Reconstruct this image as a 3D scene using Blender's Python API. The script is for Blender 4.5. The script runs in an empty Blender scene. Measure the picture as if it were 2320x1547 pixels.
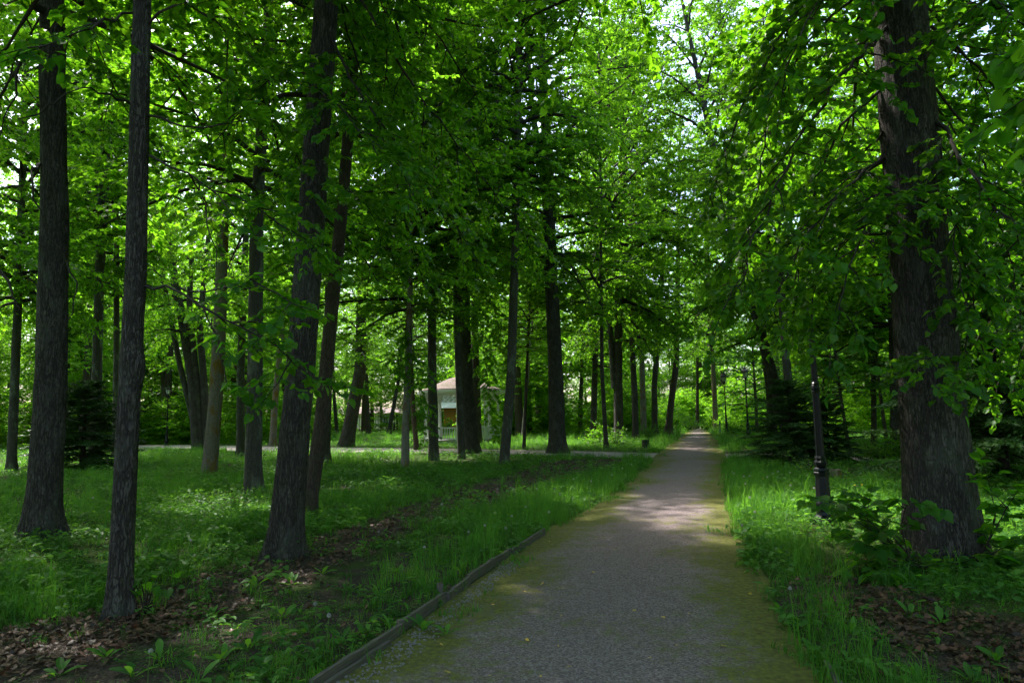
import bpy, math, random
import numpy as np
from mathutils import Vector, Matrix

S = bpy.context.scene
COL = S.collection
PI = math.pi

# ------------------------------------------------------------------ camera
F, W, H = 1547.0, 2320.0, 1547.0          # focal length and frame in photo pixels (24 mm on 36 mm)
PITCH, ROLL, CAMZ = math.atan(169.0 / F), math.radians(1.1), 1.55
cam_d = bpy.data.cameras.new('camera')
cam_d.sensor_width = 36.0
cam_d.lens = 36.0 * F / W
cam_d.clip_start, cam_d.clip_end = 0.05, 2000.0
cam = bpy.data.objects.new('camera', cam_d)
CAMR = Matrix.Rotation(PI / 2 + PITCH, 4, 'X') @ Matrix.Rotation(-ROLL, 4, 'Z')
cam.matrix_world = Matrix.Translation((0, 0, CAMZ)) @ CAMR
COL.objects.link(cam)
S.camera = cam

# ------------------------------------------------------------------ sky, sun, exposure
SUN_EL, SUN_AZ = math.radians(56), math.radians(-42)      # azimuth from +Y (ahead), negative = to the left
world = bpy.data.worlds.new('World')
S.world = world
world.use_nodes = True
wn = world.node_tree
sky = wn.nodes.new('ShaderNodeTexSky')
sky.sky_type = 'NISHITA'
sky.sun_disc = False
sky.sun_elevation = SUN_EL
sky.sun_rotation = SUN_AZ
sky.air_density, sky.dust_density, sky.ozone_density = 1.0, 3.0, 0.6
bg = wn.nodes['Background']
wn.links.new(sky.outputs[0], bg.inputs[0])
bg.inputs[1].default_value = 0.15
sun_d = bpy.data.lights.new('sun', 'SUN')
sun_d.energy = 3.2
sun_d.angle = math.radians(1.2)
sun_d.color = (1.0, 0.955, 0.88)
sun = bpy.data.objects.new('sun', sun_d)
sdir = Vector((math.sin(SUN_AZ) * math.cos(SUN_EL), math.cos(SUN_AZ) * math.cos(SUN_EL), math.sin(SUN_EL)))
sun.rotation_euler = sdir.to_track_quat('Z', 'Y').to_euler()
COL.objects.link(sun)
S.view_settings.view_transform = 'Standard'
S.view_settings.look = 'None'
S.view_settings.gamma = 1.0
S.view_settings.exposure = 1.95
S.render.engine = 'CYCLES'
cy = S.cycles
cy.use_denoising = True
cy.denoiser = 'OPENIMAGEDENOISE'
cy.max_bounces, cy.diffuse_bounces, cy.glossy_bounces, cy.transmission_bounces, cy.transparent_max_bounces = 6, 4, 1, 4, 4
cy.caustics_reflective = cy.caustics_refractive = False
cy.sample_clamp_indirect = 4.0
cy.use_adaptive_sampling = True
cy.adaptive_threshold = 0.02

# ------------------------------------------------------------------ helpers
def ray(u, v):
    return (CAMR @ Vector(((u - W / 2) / F, (H / 2 - v) / F, -1.0, 0.0))).to_3d()

def G(u, v):                     # where the line of sight through a photo point meets the ground
    d = ray(u, v)
    t = -CAMZ / d.z
    return Vector((d.x * t, d.y * t, 0.0))

def P(u, v, Y):                  # the point at distance Y ahead on that line of sight
    d = ray(u, v)
    t = Y / d.y
    return Vector((d.x * t, Y, CAMZ + d.z * t))

def scale_at(Y):                 # photo pixels per metre at distance Y
    return F / Y

def hash2(ix, iy, seed):
    h = (ix.astype(np.int64) * 374761393 + iy.astype(np.int64) * 668265263 + seed * 144664) & 0x7fffffff
    h = ((h ^ (h >> 13)) * 1274126177) & 0x7fffffff
    return ((h ^ (h >> 16)) & 0xffff) / 65535.0

def vnoise(x, y, seed=0):
    x = np.asarray(x, float); y = np.asarray(y, float)
    ix, iy = np.floor(x), np.floor(y)
    fx, fy = x - ix, y - iy
    fx = fx * fx * (3 - 2 * fx); fy = fy * fy * (3 - 2 * fy)
    a, b = hash2(ix, iy, seed), hash2(ix + 1, iy, seed)
    c, d = hash2(ix, iy + 1, seed), hash2(ix + 1, iy + 1, seed)
    return (a * (1 - fx) + b * fx) * (1 - fy) + (c * (1 - fx) + d * fx) * fy

def fbm(x, y, seed=0, n=3):
    s = 0; a = 0.5; t = 0
    for k in range(n):
        s = s + a * vnoise(np.asarray(x) * 2 ** k, np.asarray(y) * 2 ** k, seed + k * 17); t += a; a *= 0.5
    return s / t

def nrm(a):
    return a / (np.linalg.norm(a, axis=-1, keepdims=True) + 1e-9)

def mesh_np(name, verts, tris, mats, fattr=None, midx=None, smooth=False):
    me = bpy.data.meshes.new(name)
    verts = np.ascontiguousarray(verts, np.float32).reshape(-1, 3)
    tris = np.ascontiguousarray(tris, np.int32)
    k = tris.shape[1]
    me.vertices.add(len(verts)); me.vertices.foreach_set('co', verts.ravel())
    me.loops.add(tris.size); me.loops.foreach_set('vertex_index', tris.ravel())
    me.polygons.add(len(tris))
    me.polygons.foreach_set('loop_start', np.arange(0, tris.size, k, dtype=np.int32))
    if midx is not None:
        me.polygons.foreach_set('material_index', np.ascontiguousarray(midx, np.int32))
    if smooth:
        me.polygons.foreach_set('use_smooth', np.ones(len(tris), bool))
    for m in (mats if isinstance(mats, (list, tuple)) else [mats]):
        me.materials.append(m)
    if fattr is not None:
        at = me.attributes.new('rnd', 'FLOAT', 'FACE')
        at.data.foreach_set('value', np.ascontiguousarray(fattr, np.float32))
    me.update(calc_edges=True)
    return me

class MB:                        # collects boxes, tubes and lathes of one part
    def __init__(self): self.v = []; self.f = []
    def add(self, vs, fs):
        o = len(self.v); self.v += [tuple(p) for p in vs]; self.f += [tuple(i + o for i in f) for f in fs]
    def box(self, c, s, M=None, taper=1.0):
        vs = []
        for z in (-1, 1):
            k = taper if z > 0 else 1.0
            for x, y in ((-1, -1), (1, -1), (1, 1), (-1, 1)):
                vs.append(Vector((x * s[0] / 2 * k, y * s[1] / 2 * k, z * s[2] / 2)))
        c = Vector(c)
        vs = [((M @ p) if M else p) + c for p in vs]
        self.add(vs, [(3, 2, 1, 0), (4, 5, 6, 7), (0, 1, 5, 4), (1, 2, 6, 5), (2, 3, 7, 6), (3, 0, 4, 7)])
    def lathe(self, prof, n=16, c=(0, 0, 0), flute=0.0, phase=0.0):
        vs, fs = [], []
        for r, z in prof:
            for k in range(n):
                a = 2 * PI * k / n + phase
                rr = r * (1 - (flute if k % 2 else 0))
                vs.append((c[0] + rr * math.cos(a), c[1] + rr * math.sin(a), c[2] + z))
        for i in range(len(prof) - 1):
            for k in range(n):
                k2 = (k + 1) % n
                fs.append((i * n + k, i * n + k2, (i + 1) * n + k2, (i + 1) * n + k))
        fs.append(tuple(range(n))[::-1]); o = (len(prof) - 1) * n
        fs.append(tuple(range(o, o + n)))
        self.add(vs, fs)
    def tube(self, pts, rads, n=6):
        vs, fs = tube_np(pts, rads, n)
        self.add(vs, [tuple(int(i) for i in f) for f in fs])
    def mesh(self, name, mat, smooth=False):
        me = bpy.data.meshes.new(name); me.from_pydata(self.v, [], self.f); me.materials.append(mat)
        if smooth:
            for p in me.polygons: p.use_smooth = True
        me.update(); return me

def tube_np(pts, rads, n=6, cap=True):
    p = np.array([tuple(q) for q in pts], float); r = np.array(rads, float)
    t = nrm(np.gradient(p, axis=0))
    ref = np.array([1.0, 0.03, 0.02]) if abs(t[:, 0]).mean() < 0.8 else np.array([0.0, 1.0, 0.0])
    b = nrm(np.cross(t, ref)); a = np.cross(b, t)
    ang = np.arange(n) * 2 * PI / n
    v = p[:, None, :] + r[:, None, None] * (np.cos(ang)[None, :, None] * a[:, None, :] + np.sin(ang)[None, :, None] * b[:, None, :])
    m = len(p)
    i = np.arange(m - 1)[:, None] * n; k = np.arange(n)[None, :]; k2 = (k + 1) % n
    f = np.stack([i + k, i + n + k, i + n + k2, i + k2], -1).reshape(-1, 4)
    return v.reshape(-1, 3), f

def link(name, data, parent=None, loc=(0, 0, 0), rot=None, scale=None):
    o = bpy.data.objects.new(name, data); COL.objects.link(o)
    if parent: o.parent = parent
    o.location = loc
    if rot is not None: o.rotation_euler = rot
    if scale is not None: o.scale = scale if hasattr(scale, '__len__') else (scale,) * 3
    return o

def tag(o, label=None, cat=None, group=None, kind=None):
    if label: o['label'] = label
    if cat: o['category'] = cat
    if group: o['group'] = group
    if kind: o['kind'] = kind
    return o

def thing(name, label, cat, loc, rotz=0.0, group=None):
    o = link(name, None, loc=loc, rot=(0, 0, rotz)); o.empty_display_size = 0.2
    return tag(o, label, cat, group)

# ------------------------------------------------------------------ materials
def mat(name):
    m = bpy.data.materials.new(name); m.use_nodes = True
    nt = m.node_tree; nt.nodes.clear()
    out = nt.nodes.new('ShaderNodeOutputMaterial')
    def N(t, **kw):
        n = nt.nodes.new('ShaderNode' + t)
        for k, v in kw.items():
            if hasattr(n, k): setattr(n, k, v)
        return n
    def L(a, b): nt.links.new(a, b)
    return m, N, L, out

def rgb(c): return (c[0], c[1], c[2], 1.0)

def ramp(N, L, src, stops):
    r = N('ValToRGB')
    el = r.color_ramp.elements
    while len(el) < len(stops): el.new(0.5)
    for e, (p, c) in zip(el, stops): e.position = p; e.color = rgb(c) if len(c) == 3 else c
    L(src, r.inputs[0]); return r.outputs[0]

def mixc(N, L, fac, a, b):
    m = N('Mix'); m.data_type = 'RGBA'
    if isinstance(fac, float): m.inputs[0].default_value = fac
    else: L(fac, m.inputs[0])
    for s, i in ((a, 6), (b, 7)):
        if isinstance(s, tuple): m.inputs[i].default_value = rgb(s)
        else: L(s, m.inputs[i])
    return m.outputs[2]

def math_n(N, L, op, a, b=None):
    m = N('Math'); m.operation = op
    for s, i in ((a, 0), (b, 1)):
        if s is None: continue
        if isinstance(s, (int, float)): m.inputs[i].default_value = s
        else: L(s, m.inputs[i])
    return m.outputs[0]

def coords(N, L, scale, which='Object'):
    tc = N('TexCoord'); mp = N('Mapping'); mp.inputs['Scale'].default_value = scale
    L(tc.outputs[which], mp.inputs[0]); return mp.outputs[0]

def noise(N, L, vec, scale, detail=3, rough=0.55):
    n = N('TexNoise'); n.inputs['Scale'].default_value = scale; n.inputs['Detail'].default_value = detail
    n.inputs['Roughness'].default_value = rough
    L(vec, n.inputs['Vector']); return n.outputs[0]

def leaf_mat(name, refl, trans, gloss=0.35, vary=0.5, transfac=0.5, usernd=True):
    m, N, L, out = mat(name)
    if usernd:
        at = N('Attribute'); at.attribute_name = 'rnd'; rnd = at.outputs['Fac']
    else:
        rnd = N('ObjectInfo').outputs['Random']
    oi = N('ObjectInfo').outputs['Random']
    k = math_n(N, L, 'ADD', math_n(N, L, 'MULTIPLY', rnd, 0.65), math_n(N, L, 'MULTIPLY', oi, 0.35))
    def var(c, shift):
        lo = tuple(x * (1 - vary * 0.55) for x in c)
        hi = (c[0] * (1 + vary * shift), c[1] * (1 + vary * 0.5), c[2] * (1 + vary * 0.2))
        return mixc(N, L, k, lo, hi)
    p = N('BsdfPrincipled'); L(var(refl, 1.1), p.inputs['Base Color'])
    p.inputs['Roughness'].default_value = 0.42
    p.inputs['Specular IOR Level'].default_value = gloss
    t = N('BsdfTranslucent'); L(var(trans, 1.0), t.inputs['Color'])
    mx = N('MixShader'); mx.inputs[0].default_value = transfac
    L(p.outputs[0], mx.inputs[1]); L(t.outputs[0], mx.inputs[2]); L(mx.outputs[0], out.inputs[0])
    return m

def bark_mat(name, dark, light, patch=None, patch_amt=0.5, sc=1.0, depth=0.03, furrow=1.0):
    m, N, L, out = mat(name)
    v = coords(N, L, (1, 1, 0.15))
    v2 = coords(N, L, (1, 1, 1))
    def ridge(vec, scale, width):                # dark interlacing furrows where the noise crosses its middle
        n = noise(N, L, vec, scale, 2.5, 0.5)
        a = math_n(N, L, 'ABSOLUTE', math_n(N, L, 'SUBTRACT', n, 0.5))
        return ramp(N, L, a, [(0.0, (0, 0, 0)), (width, (1, 1, 1))])
    edge = math_n(N, L, 'MULTIPLY', ridge(v, 24 * sc, 0.08), ridge(coords(N, L, (1.1, 0.9, 0.26)), 44 * sc, 0.06))
    fine = noise(N, L, coords(N, L, (1, 1, 0.3)), 70 * sc, 4, 0.65)
    big = noise(N, L, v2, 3.0, 3)
    h = math_n(N, L, 'ADD', math_n(N, L, 'MULTIPLY', edge, 0.6 * furrow), math_n(N, L, 'MULTIPLY', fine, 0.6))
    c = ramp(N, L, h, [(0.2, dark), (1.0, light)])
    c = mixc(N, L, math_n(N, L, 'MULTIPLY', big, 0.5), c, tuple(x * 0.6 for x in light))
    if patch:
        pn = noise(N, L, coords(N, L, (1, 1, 0.45)), 4.0, 5, 0.65)
        pf = ramp(N, L, pn, [(0.52, (0, 0, 0)), (0.62, (patch_amt,) * 3)])
        c = mixc(N, L, pf, c, patch)
    p = N('BsdfPrincipled'); L(c, p.inputs['Base Color']); p.inputs['Roughness'].default_value = 0.9
    p.inputs['Specular IOR Level'].default_value = 0.2
    b = N('Bump'); b.inputs['Strength'].default_value = 1.0; b.inputs['Distance'].default_value = depth
    L(h, b.inputs['Height']); L(b.outputs[0], p.inputs['Normal']); L(p.outputs[0], out.inputs[0])
    return m

def plain_mat(name, col, rough=0.6, metal=0.0, spec=0.4, var=0.25, vscale=12.0, bump=0.004):
    m, N, L, out = mat(name)
    v = coords(N, L, (1, 1, 1)); n = noise(N, L, v, vscale, 4)
    c = mixc(N, L, n, tuple(x * (1 - var) for x in col), tuple(min(1, x * (1 + var)) for x in col))
    p = N('BsdfPrincipled'); L(c, p.inputs['Base Color'])
    p.inputs['Roughness'].default_value = rough; p.inputs['Metallic'].default_value = metal
    p.inputs['Specular IOR Level'].default_value = spec
    if bump:
        b = N('Bump'); b.inputs['Distance'].default_value = bump; b.inputs['Strength'].default_value = 0.6
        L(noise(N, L, v, vscale * 6, 3), b.inputs['Height']); L(b.outputs[0], p.inputs['Normal'])
    L(p.outputs[0], out.inputs[0]); return m

def ground_mat():
    m, N, L, out = mat('forest_floor')
    v = coords(N, L, (1, 1, 1))
    n1 = noise(N, L, v, 0.45, 4); n2 = noise(N, L, v, 3.0, 4); n3 = noise(N, L, v, 45, 3)
    soil = ramp(N, L, n3, [(0.3, (0.022, 0.016, 0.013)), (0.7, (0.085, 0.064, 0.052))])
    moss = ramp(N, L, n3, [(0.3, (0.022, 0.04, 0.008)), (0.75, (0.07, 0.105, 0.02))])
    at = N('Attribute'); at.attribute_name = 'bare'
    g = math_n(N, L, 'ADD', math_n(N, L, 'MULTIPLY', n1, 0.5), math_n(N, L, 'MULTIPLY', n2, 0.6))
    g = math_n(N, L, 'SUBTRACT', g, math_n(N, L, 'MULTIPLY', at.outputs['Fac'], 0.2))
    f = ramp(N, L, g, [(0.36, (0, 0, 0)), (0.5, (1, 1, 1))])
    c = mixc(N, L, f, soil, moss)
    p = N('BsdfPrincipled'); L(c, p.inputs['Base Color']); p.inputs['Roughness'].default_value = 0.95
    p.inputs['Specular IOR Level'].default_value = 0.15
    b = N('Bump'); b.inputs['Distance'].default_value = 0.03; L(n3, b.inputs['Height']); L(b.outputs[0], p.inputs['Normal'])
    L(p.outputs[0], out.inputs[0]); return m

def path_mat(name, moss_amt=1.0, pale=1.0):
    m, N, L, out = mat(name)
    v = coords(N, L, (1, 1, 1))
    grit = noise(N, L, v, 170, 3, 0.7); peb = N('TexVoronoi'); peb.inputs['Scale'].default_value = 90; L(v, peb.inputs['Vector'])
    n1 = noise(N, L, v, 0.55, 4, 0.6); n2 = noise(N, L, v, 5.0, 4); n4 = noise(N, L, v, 22, 3)
    pc = N('SeparateColor'); L(peb.outputs['Color'], pc.inputs[0])
    gv = math_n(N, L, 'ADD', math_n(N, L, 'MULTIPLY', grit, 0.55), math_n(N, L, 'MULTIPLY', pc.outputs[0], 0.45))
    stone = ramp(N, L, gv, [(0.25, (0.075, 0.057, 0.06)), (0.55, (0.19, 0.147, 0.153)), (0.8, (0.36, 0.30, 0.31))])
    stone = mixc(N, L, math_n(N, L, 'MULTIPLY', n1, 0.5), stone, (0.15 * pale, 0.105 * pale, 0.10 * pale))
    if pale > 1: stone = mixc(N, L, 0.45, stone, (0.42, 0.37, 0.37))
    moss = ramp(N, L, n4, [(0.3, (0.06, 0.064, 0.01)), (0.7, (0.15, 0.155, 0.022))])
    at = N('Attribute'); at.attribute_name = 'across'          # 0 in the trodden middle, 1 at the edges
    k = math_n(N, L, 'ADD', math_n(N, L, 'MULTIPLY', at.outputs['Fac'], 0.4), math_n(N, L, 'MULTIPLY', n1, 0.7))
    k = math_n(N, L, 'ADD', k, math_n(N, L, 'MULTIPLY', n2, 0.45))
    k = math_n(N, L, 'ADD', k, math_n(N, L, 'MULTIPLY', n4, 0.32))
    f = ramp(N, L, k, [(0.80, (0, 0, 0)), (0.98, (0.9 * moss_amt,) * 3)])
    c = mixc(N, L, f, stone, moss)
    p = N('BsdfPrincipled'); L(c, p.inputs['Base Color']); p.inputs['Roughness'].default_value = 0.93
    p.inputs['Specular IOR Level'].default_value = 0.2
    b = N('Bump'); b.inputs['Distance'].default_value = 0.006; L(gv, b.inputs['Height']); L(b.outputs[0], p.inputs['Normal'])
    L(p.outputs[0], out.inputs[0]); return m

def glass_mat(name):
    m, N, L, out = mat(name)
    p = N('BsdfPrincipled'); p.inputs['Base Color'].default_value = (0.75, 0.78, 0.76, 1); p.inputs['Roughness'].default_value = 0.35
    t = N('BsdfTranslucent'); t.inputs[0].default_value = (0.8, 0.82, 0.8, 1)
    mx = N('MixShader'); mx.inputs[0].default_value = 0.45
    L(p.outputs[0], mx.inputs[1]); L(t.outputs[0], mx.inputs[2]); L(mx.outputs[0], out.inputs[0]); return m

M = {
    'linden': leaf_mat('linden_leaf', (0.045, 0.15, 0.02), (0.17, 0.51, 0.012), 0.25, 0.9, 0.53),
    'linden_single': leaf_mat('linden_leaf_large', (0.04, 0.135, 0.022), (0.125, 0.44, 0.012), 0.12, usernd=False),
    'far': leaf_mat('broad_leaf', (0.052, 0.15, 0.022), (0.2, 0.56, 0.02), 0.15, 0.95, 0.57),
    'maple': leaf_mat('maple_leaf', (0.05, 0.155, 0.045), (0.14, 0.42, 0.03), 0.4),
    'shrub': leaf_mat('shrub_leaf', (0.05, 0.16, 0.025), (0.15, 0.42, 0.02), 0.3),
    'spruce': leaf_mat('spruce_needles', (0.032, 0.10, 0.03), (0.045, 0.13, 0.025), 0.2, 1.1, 0.3),
    'grass': leaf_mat('grass_blade', (0.058, 0.19, 0.03), (0.15, 0.44, 0.035), 0.1, 0.6, 0.42, usernd=False),
    'cover': leaf_mat('ground_cover_leaf', (0.055, 0.17, 0.035), (0.15, 0.42, 0.03), 0.1, 0.6, 0.42, usernd=False),
    'litter': leaf_mat('dead_leaf', (0.082, 0.056, 0.046), (0.05, 0.028, 0.018), 0.3, 1.0, 0.2, usernd=False),
    'yellow_leaf': leaf_mat('yellow_leaf', (0.5, 0.36, 0.06), (0.4, 0.25, 0.03), 0.3, 0.6, 0.2, usernd=False),
    'bark': bark_mat('furrowed_bark', (0.014, 0.012, 0.011), (0.13, 0.112, 0.101), (0.16, 0.17, 0.14), 0.35, 1.0, 0.04),
    'bark_grey': bark_mat('grey_lichen_bark', (0.028, 0.025, 0.022), (0.15, 0.135, 0.12), (0.2, 0.22, 0.18), 0.6, 1.5, 0.02, 0.7),
    'bark_brown': bark_mat('brown_bark', (0.025, 0.018, 0.014), (0.15, 0.115, 0.095), (0.10, 0.085, 0.05), 0.4, 1.3, 0.02, 0.7),
    'bark_mossy': bark_mat('pale_mossy_bark', (0.07, 0.055, 0.045), (0.34, 0.29, 0.24), (0.17, 0.105, 0.02), 0.95, 1.2, 0.015, 0.5),
    'bark_birch': bark_mat('birch_bark', (0.05, 0.04, 0.035), (0.5, 0.45, 0.42), (0.16, 0.08, 0.03), 0.8, 0.8, 0.008, 0.3),
    'twig': plain_mat('twig_bark', (0.03, 0.022, 0.018), 0.85, var=0.5),
    'stem': plain_mat('green_stem', (0.09, 0.16, 0.03), 0.6, var=0.3),
    'iron': plain_mat('black_painted_iron', (0.005, 0.006, 0.009), 0.36, 0.0, 0.3, 0.3, 30, 0.001),
    'white': plain_mat('white_paint', (0.56, 0.58, 0.56), 0.5, var=0.10, vscale=4),
    'glass': glass_mat('frosted_lamp_glass'),
    'wood': None, 'ground': ground_mat(), 'path': path_mat('mossy_gravel'), 'cross': path_mat('fine_gravel', 0.3, 1.8),
    'stone': plain_mat('grey_stone', (0.19, 0.175, 0.175), 0.85, var=0.5, vscale=3),
    'bin': plain_mat('dark_bin_metal', (0.014, 0.016, 0.016), 0.5, var=0.4),
    'puff': leaf_mat('dandelion_fluff', (0.5, 0.5, 0.5), (0.45, 0.45, 0.45), 0.1, 0.1, 0.5, usernd=False),
    'yellow': plain_mat('yellow_petal', (0.75, 0.5, 0.02), 0.6, var=0.15),
    'violet': plain_mat('violet_petal', (0.3, 0.2, 0.55), 0.6, var=0.2),
    'orange': plain_mat('orange_stained_boards', (0.48, 0.17, 0.04), 0.6, var=0.2),
    'cream': plain_mat('cream_plaster', (0.62, 0.55, 0.44), 0.85, var=0.08),
    'tin': plain_mat('pale_tin_roof', (0.55, 0.58, 0.62), 0.45, var=0.1),
    'blue': plain_mat('blue_paint', (0.03, 0.06, 0.16), 0.5, var=0.2),
    'dark_glass': plain_mat('dark_window_glass', (0.02, 0.025, 0.03), 0.08, var=0.1, bump=0),
}
def wood_mat():
    m, N, L, out = mat('weathered_plank')
    v = coords(N, L, (1.2, 30, 30)); n = noise(N, L, v, 2.5, 5, 0.65); b2 = noise(N, L, coords(N, L, (1, 1, 1)), 3, 3)
    c = ramp(N, L, n, [(0.25, (0.035, 0.026, 0.024)), (0.75, (0.19, 0.155, 0.145))])
    c = mixc(N, L, math_n(N, L, 'MULTIPLY', b2, 0.5), c, (0.06, 0.055, 0.03))
    p = N('BsdfPrincipled'); L(c, p.inputs['Base Color']); p.inputs['Roughness'].default_value = 0.85
    b = N('Bump'); b.inputs['Distance'].default_value = 0.006; L(n, b.inputs['Height']); L(b.outputs[0], p.inputs['Normal'])
    L(p.outputs[0], out.inputs[0]); return m
M['wood'] = wood_mat()

def roof_mat():
    m, N, L, out = mat('leaf_strewn_roof')
    v = coords(N, L, (1, 1, 1)); n = noise(N, L, v, 20, 5, 0.75); n2 = noise(N, L, v, 2.2, 4)
    a = ramp(N, L, n, [(0.35, (0.03, 0.018, 0.014)), (0.7, (0.27, 0.18, 0.16))])
    c = mixc(N, L, ramp(N, L, n2, [(0.5, (0, 0, 0)), (0.62, (0.7,) * 3)]), a, (0.07, 0.055, 0.02))
    p = N('BsdfPrincipled'); L(c, p.inputs['Base Color']); p.inputs['Roughness'].default_value = 0.85
    b = N('Bump'); b.inputs['Distance'].default_value = 0.04; L(n, b.inputs['Height']); L(b.outputs[0], p.inputs['Normal'])
    L(p.outputs[0], out.inputs[0]); return m
M['roof'] = roof_mat()

# ------------------------------------------------------------------ ground, paths
PL = [G(*p) for p in [(745, 1547), (905, 1440), (1070, 1320), (1225, 1215), (1335, 1160), (1412, 1110), (1463, 1062), (1484, 1040), (1522, 1005), (1550, 987), (1562, 975)]]
PR = [G(*p) for p in [(1825, 1547), (1757, 1400), (1703, 1290), (1662, 1210), (1642, 1130), (1638, 1080), (1644, 1045), (1628, 1005), (1609, 987), (1602, 975)]]
def edge_fn(pts):
    ys = [p.y for p in pts]; xs = [p.x for p in pts]
    s0 = (xs[1] - xs[0]) / (ys[1] - ys[0]); s1 = (xs[-1] - xs[-3]) / (ys[-1] - ys[-3])
    ys = [ys[0] - 12] + ys + [ys[-1] + 60]; xs = [xs[0] - 12 * s0] + xs + [xs[-1] + 60 * s1]
    return lambda y: np.interp(y, ys, xs)
path_l, path_r = edge_fn(PL), edge_fn(PR)
CP = [G(-300, 1004), G(330, 1012), G(640, 1017), G(1000, 1021.5), G(1300, 1027), G(1560, 1034), G(1690, 1031), G(1930, 1040), G(2420, 1052)]
CW = [2.8, 2.5, 2.2, 1.8, 1.5, 1.45, 1.3, 1.1, 1.1]
def seg_dist(x, y, pts, ws):                 # signed distance outside a polyline band
    x = np.asarray(x, float); y = np.asarray(y, float)
    best = np.full(x.shape, 1e9)
    for (a, wa), (b, wb) in zip(zip(pts[:-1], ws[:-1]), zip(pts[1:], ws[1:])):
        dx, dy = b[0] - a[0], b[1] - a[1]
        t = np.clip(((x - a[0]) * dx + (y - a[1]) * dy) / (dx * dx + dy * dy), 0, 1)
        d = np.hypot(x - a[0] - t * dx, y - a[1] - t * dy) - (wa + (wb - wa) * t)
        best = np.minimum(best, d)
    return best
def cross_d(x, y): return seg_dist(x, y, CP, CW)
def path_d(x, y):                            # distance outside the main path (negative on it)
    l, r = path_l(y), path_r(y)
    return np.maximum(l - x, x - r)
LIT = [G(*p) for p in [(-150, 1500), (120, 1470), (350, 1400), (590, 1305), (800, 1225), (1000, 1150), (1180, 1090), (1330, 1048)]]
LITW = [0.45, 0.4, 0.38, 0.42, 0.32, 0.5, 0.6, 1.2]
LIT2 = [G(*p) for p in [(1900, 1330), (2030, 1400), (2200, 1450), (2420, 1500)]]
def litter_d(x, y):
    a = seg_dist(x, y, LIT, LITW)
    b = seg_dist(x, y, LIT2, [0.15, 0.3, 0.55, 0.7])
    c = seg_dist(x, y, [G(1640, 1026), G(1740, 1022)], [1.0, 1.0])
    return np.minimum(np.minimum(a, b), c)
BARE = [G(*p) for p in [(150, 1547), (560, 1440), (800, 1370), (960, 1290), (1060, 1230)]]
def bare_d(x, y):
    a = seg_dist(x, y, BARE, [0.5, 0.55, 0.5, 0.45, 0.3])
    b = seg_dist(x, y, [G(1900, 1350), G(2050, 1420), G(2250, 1480)], [0.35, 0.6, 0.6])
    return np.minimum(a, b)

def gz(x, y):                                # gentle relief beside the paths
    d = np.minimum(path_d(x, y), cross_d(x, y))
    k = np.clip((d - 0.05) / 1.2, 0, 1)
    return k * (0.10 * (fbm(np.asarray(x) * 0.35, np.asarray(y) * 0.35, 5) - 0.42)) + k * 0.03 * (vnoise(np.asarray(x) * 2.2, np.asarray(y) * 2.2, 9) - 0.5)

def build_ground():
    n = 260
    s = np.linspace(-1, 1, n)
    xs = np.sign(s) * (np.abs(s) * 20 + np.abs(s) ** 4 * 380)
    t = np.linspace(0, 1, n)
    ys = -30 * (1 - t) ** 3 + t * 40 + t ** 6 * 560
    X, Y = np.meshgrid(xs, ys)
    Z = gz(X, Y)
    v = np.stack([X, Y, Z], -1).reshape(-1, 3)
    i = np.arange(n - 1); q = (i[:, None] * n + i[None, :])
    f = np.stack([q, q + 1, q + n + 1, q + n], -1).reshape(-1, 4)
    me = mesh_np('ground', v, f, M['ground'], smooth=True)
    bare = np.clip(1 - np.minimum(bare_d(X, Y), litter_d(X, Y)) / 0.5, 0, 1).ravel()
    a = me.attributes.new('bare', 'FLOAT', 'POINT'); a.data.foreach_set('value', bare.astype(np.float32))
    tag(link('ground', me), kind='structure')
build_ground()

def strip(name, mt, left, right, z, nx=16):
    v, ac = [], []
    for k, (a, b) in enumerate(zip(left, right)):
        for j in range(nx + 1):
            t = j / nx
            p = a.lerp(b, t)
            v.append((p.x, p.y, z)); ac.append(abs(2 * t - 1) ** 1.5)
    n = len(left); w = nx + 1
    f = [(k * w + j, k * w + j + 1, (k + 1) * w + j + 1, (k + 1) * w + j) for k in range(n - 1) for j in range(nx)]
    me = mesh_np(name, np.array(v), np.array(f), mt)
    a = me.attributes.new('across', 'FLOAT', 'POINT'); a.data.foreach_set('value', np.array(ac, np.float32))
    return tag(link(name, me), kind='structure')
ys = np.concatenate([np.linspace(-10, 8, 60), np.linspace(8.3, 95, 110)])
wob = lambda y, s: 0.10 * (fbm(y * 1.3, y * 0 + s, 3) - 0.5) * 2
strip('gravel_path', M['path'], [Vector((float(path_l(y)) - (0.10 if y > 7.5 else -0.02) + (float(wob(y, 1.5)) if y > 7.5 else 0), y, 0)) for y in ys],
      [Vector((float(path_r(y)) + 0.1 + float(wob(y, 7.5)), y, 0)) for y in ys], 0.008)
def band(pts, ws, n=90):
    pts = [Vector((p.x, p.y)) for p in pts]
    cum = [0]
    for a, b in zip(pts[:-1], pts[1:]): cum.append(cum[-1] + (b - a).length)
    ll, rr = [], []
    for s in np.linspace(0, cum[-1], n):
        x = np.interp(s, cum, [p.x for p in pts]); y = np.interp(s, cum, [p.y for p in pts]); w = np.interp(s, cum, ws)
        x2 = np.interp(s + 1.0, cum, [p.x for p in pts]); y2 = np.interp(s + 1.0, cum, [p.y for p in pts])
        x1 = np.interp(s - 1.0, cum, [p.x for p in pts]); y1 = np.interp(s - 1.0, cum, [p.y for p in pts])
        t = Vector((x2 - x1, y2 - y1)).normalized(); nn = Vector((-t.y, t.x))
        k = float(wob(s, 3.3)) * 1.5
        ll.append(Vector((x + nn.x * (w + k), y + nn.y * (w + k), 0))); rr.append(Vector((x - nn.x * (w + k), y - nn.y * (w + k), 0)))
    return ll, rr
l_, r_ = band(CP, CW)
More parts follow.
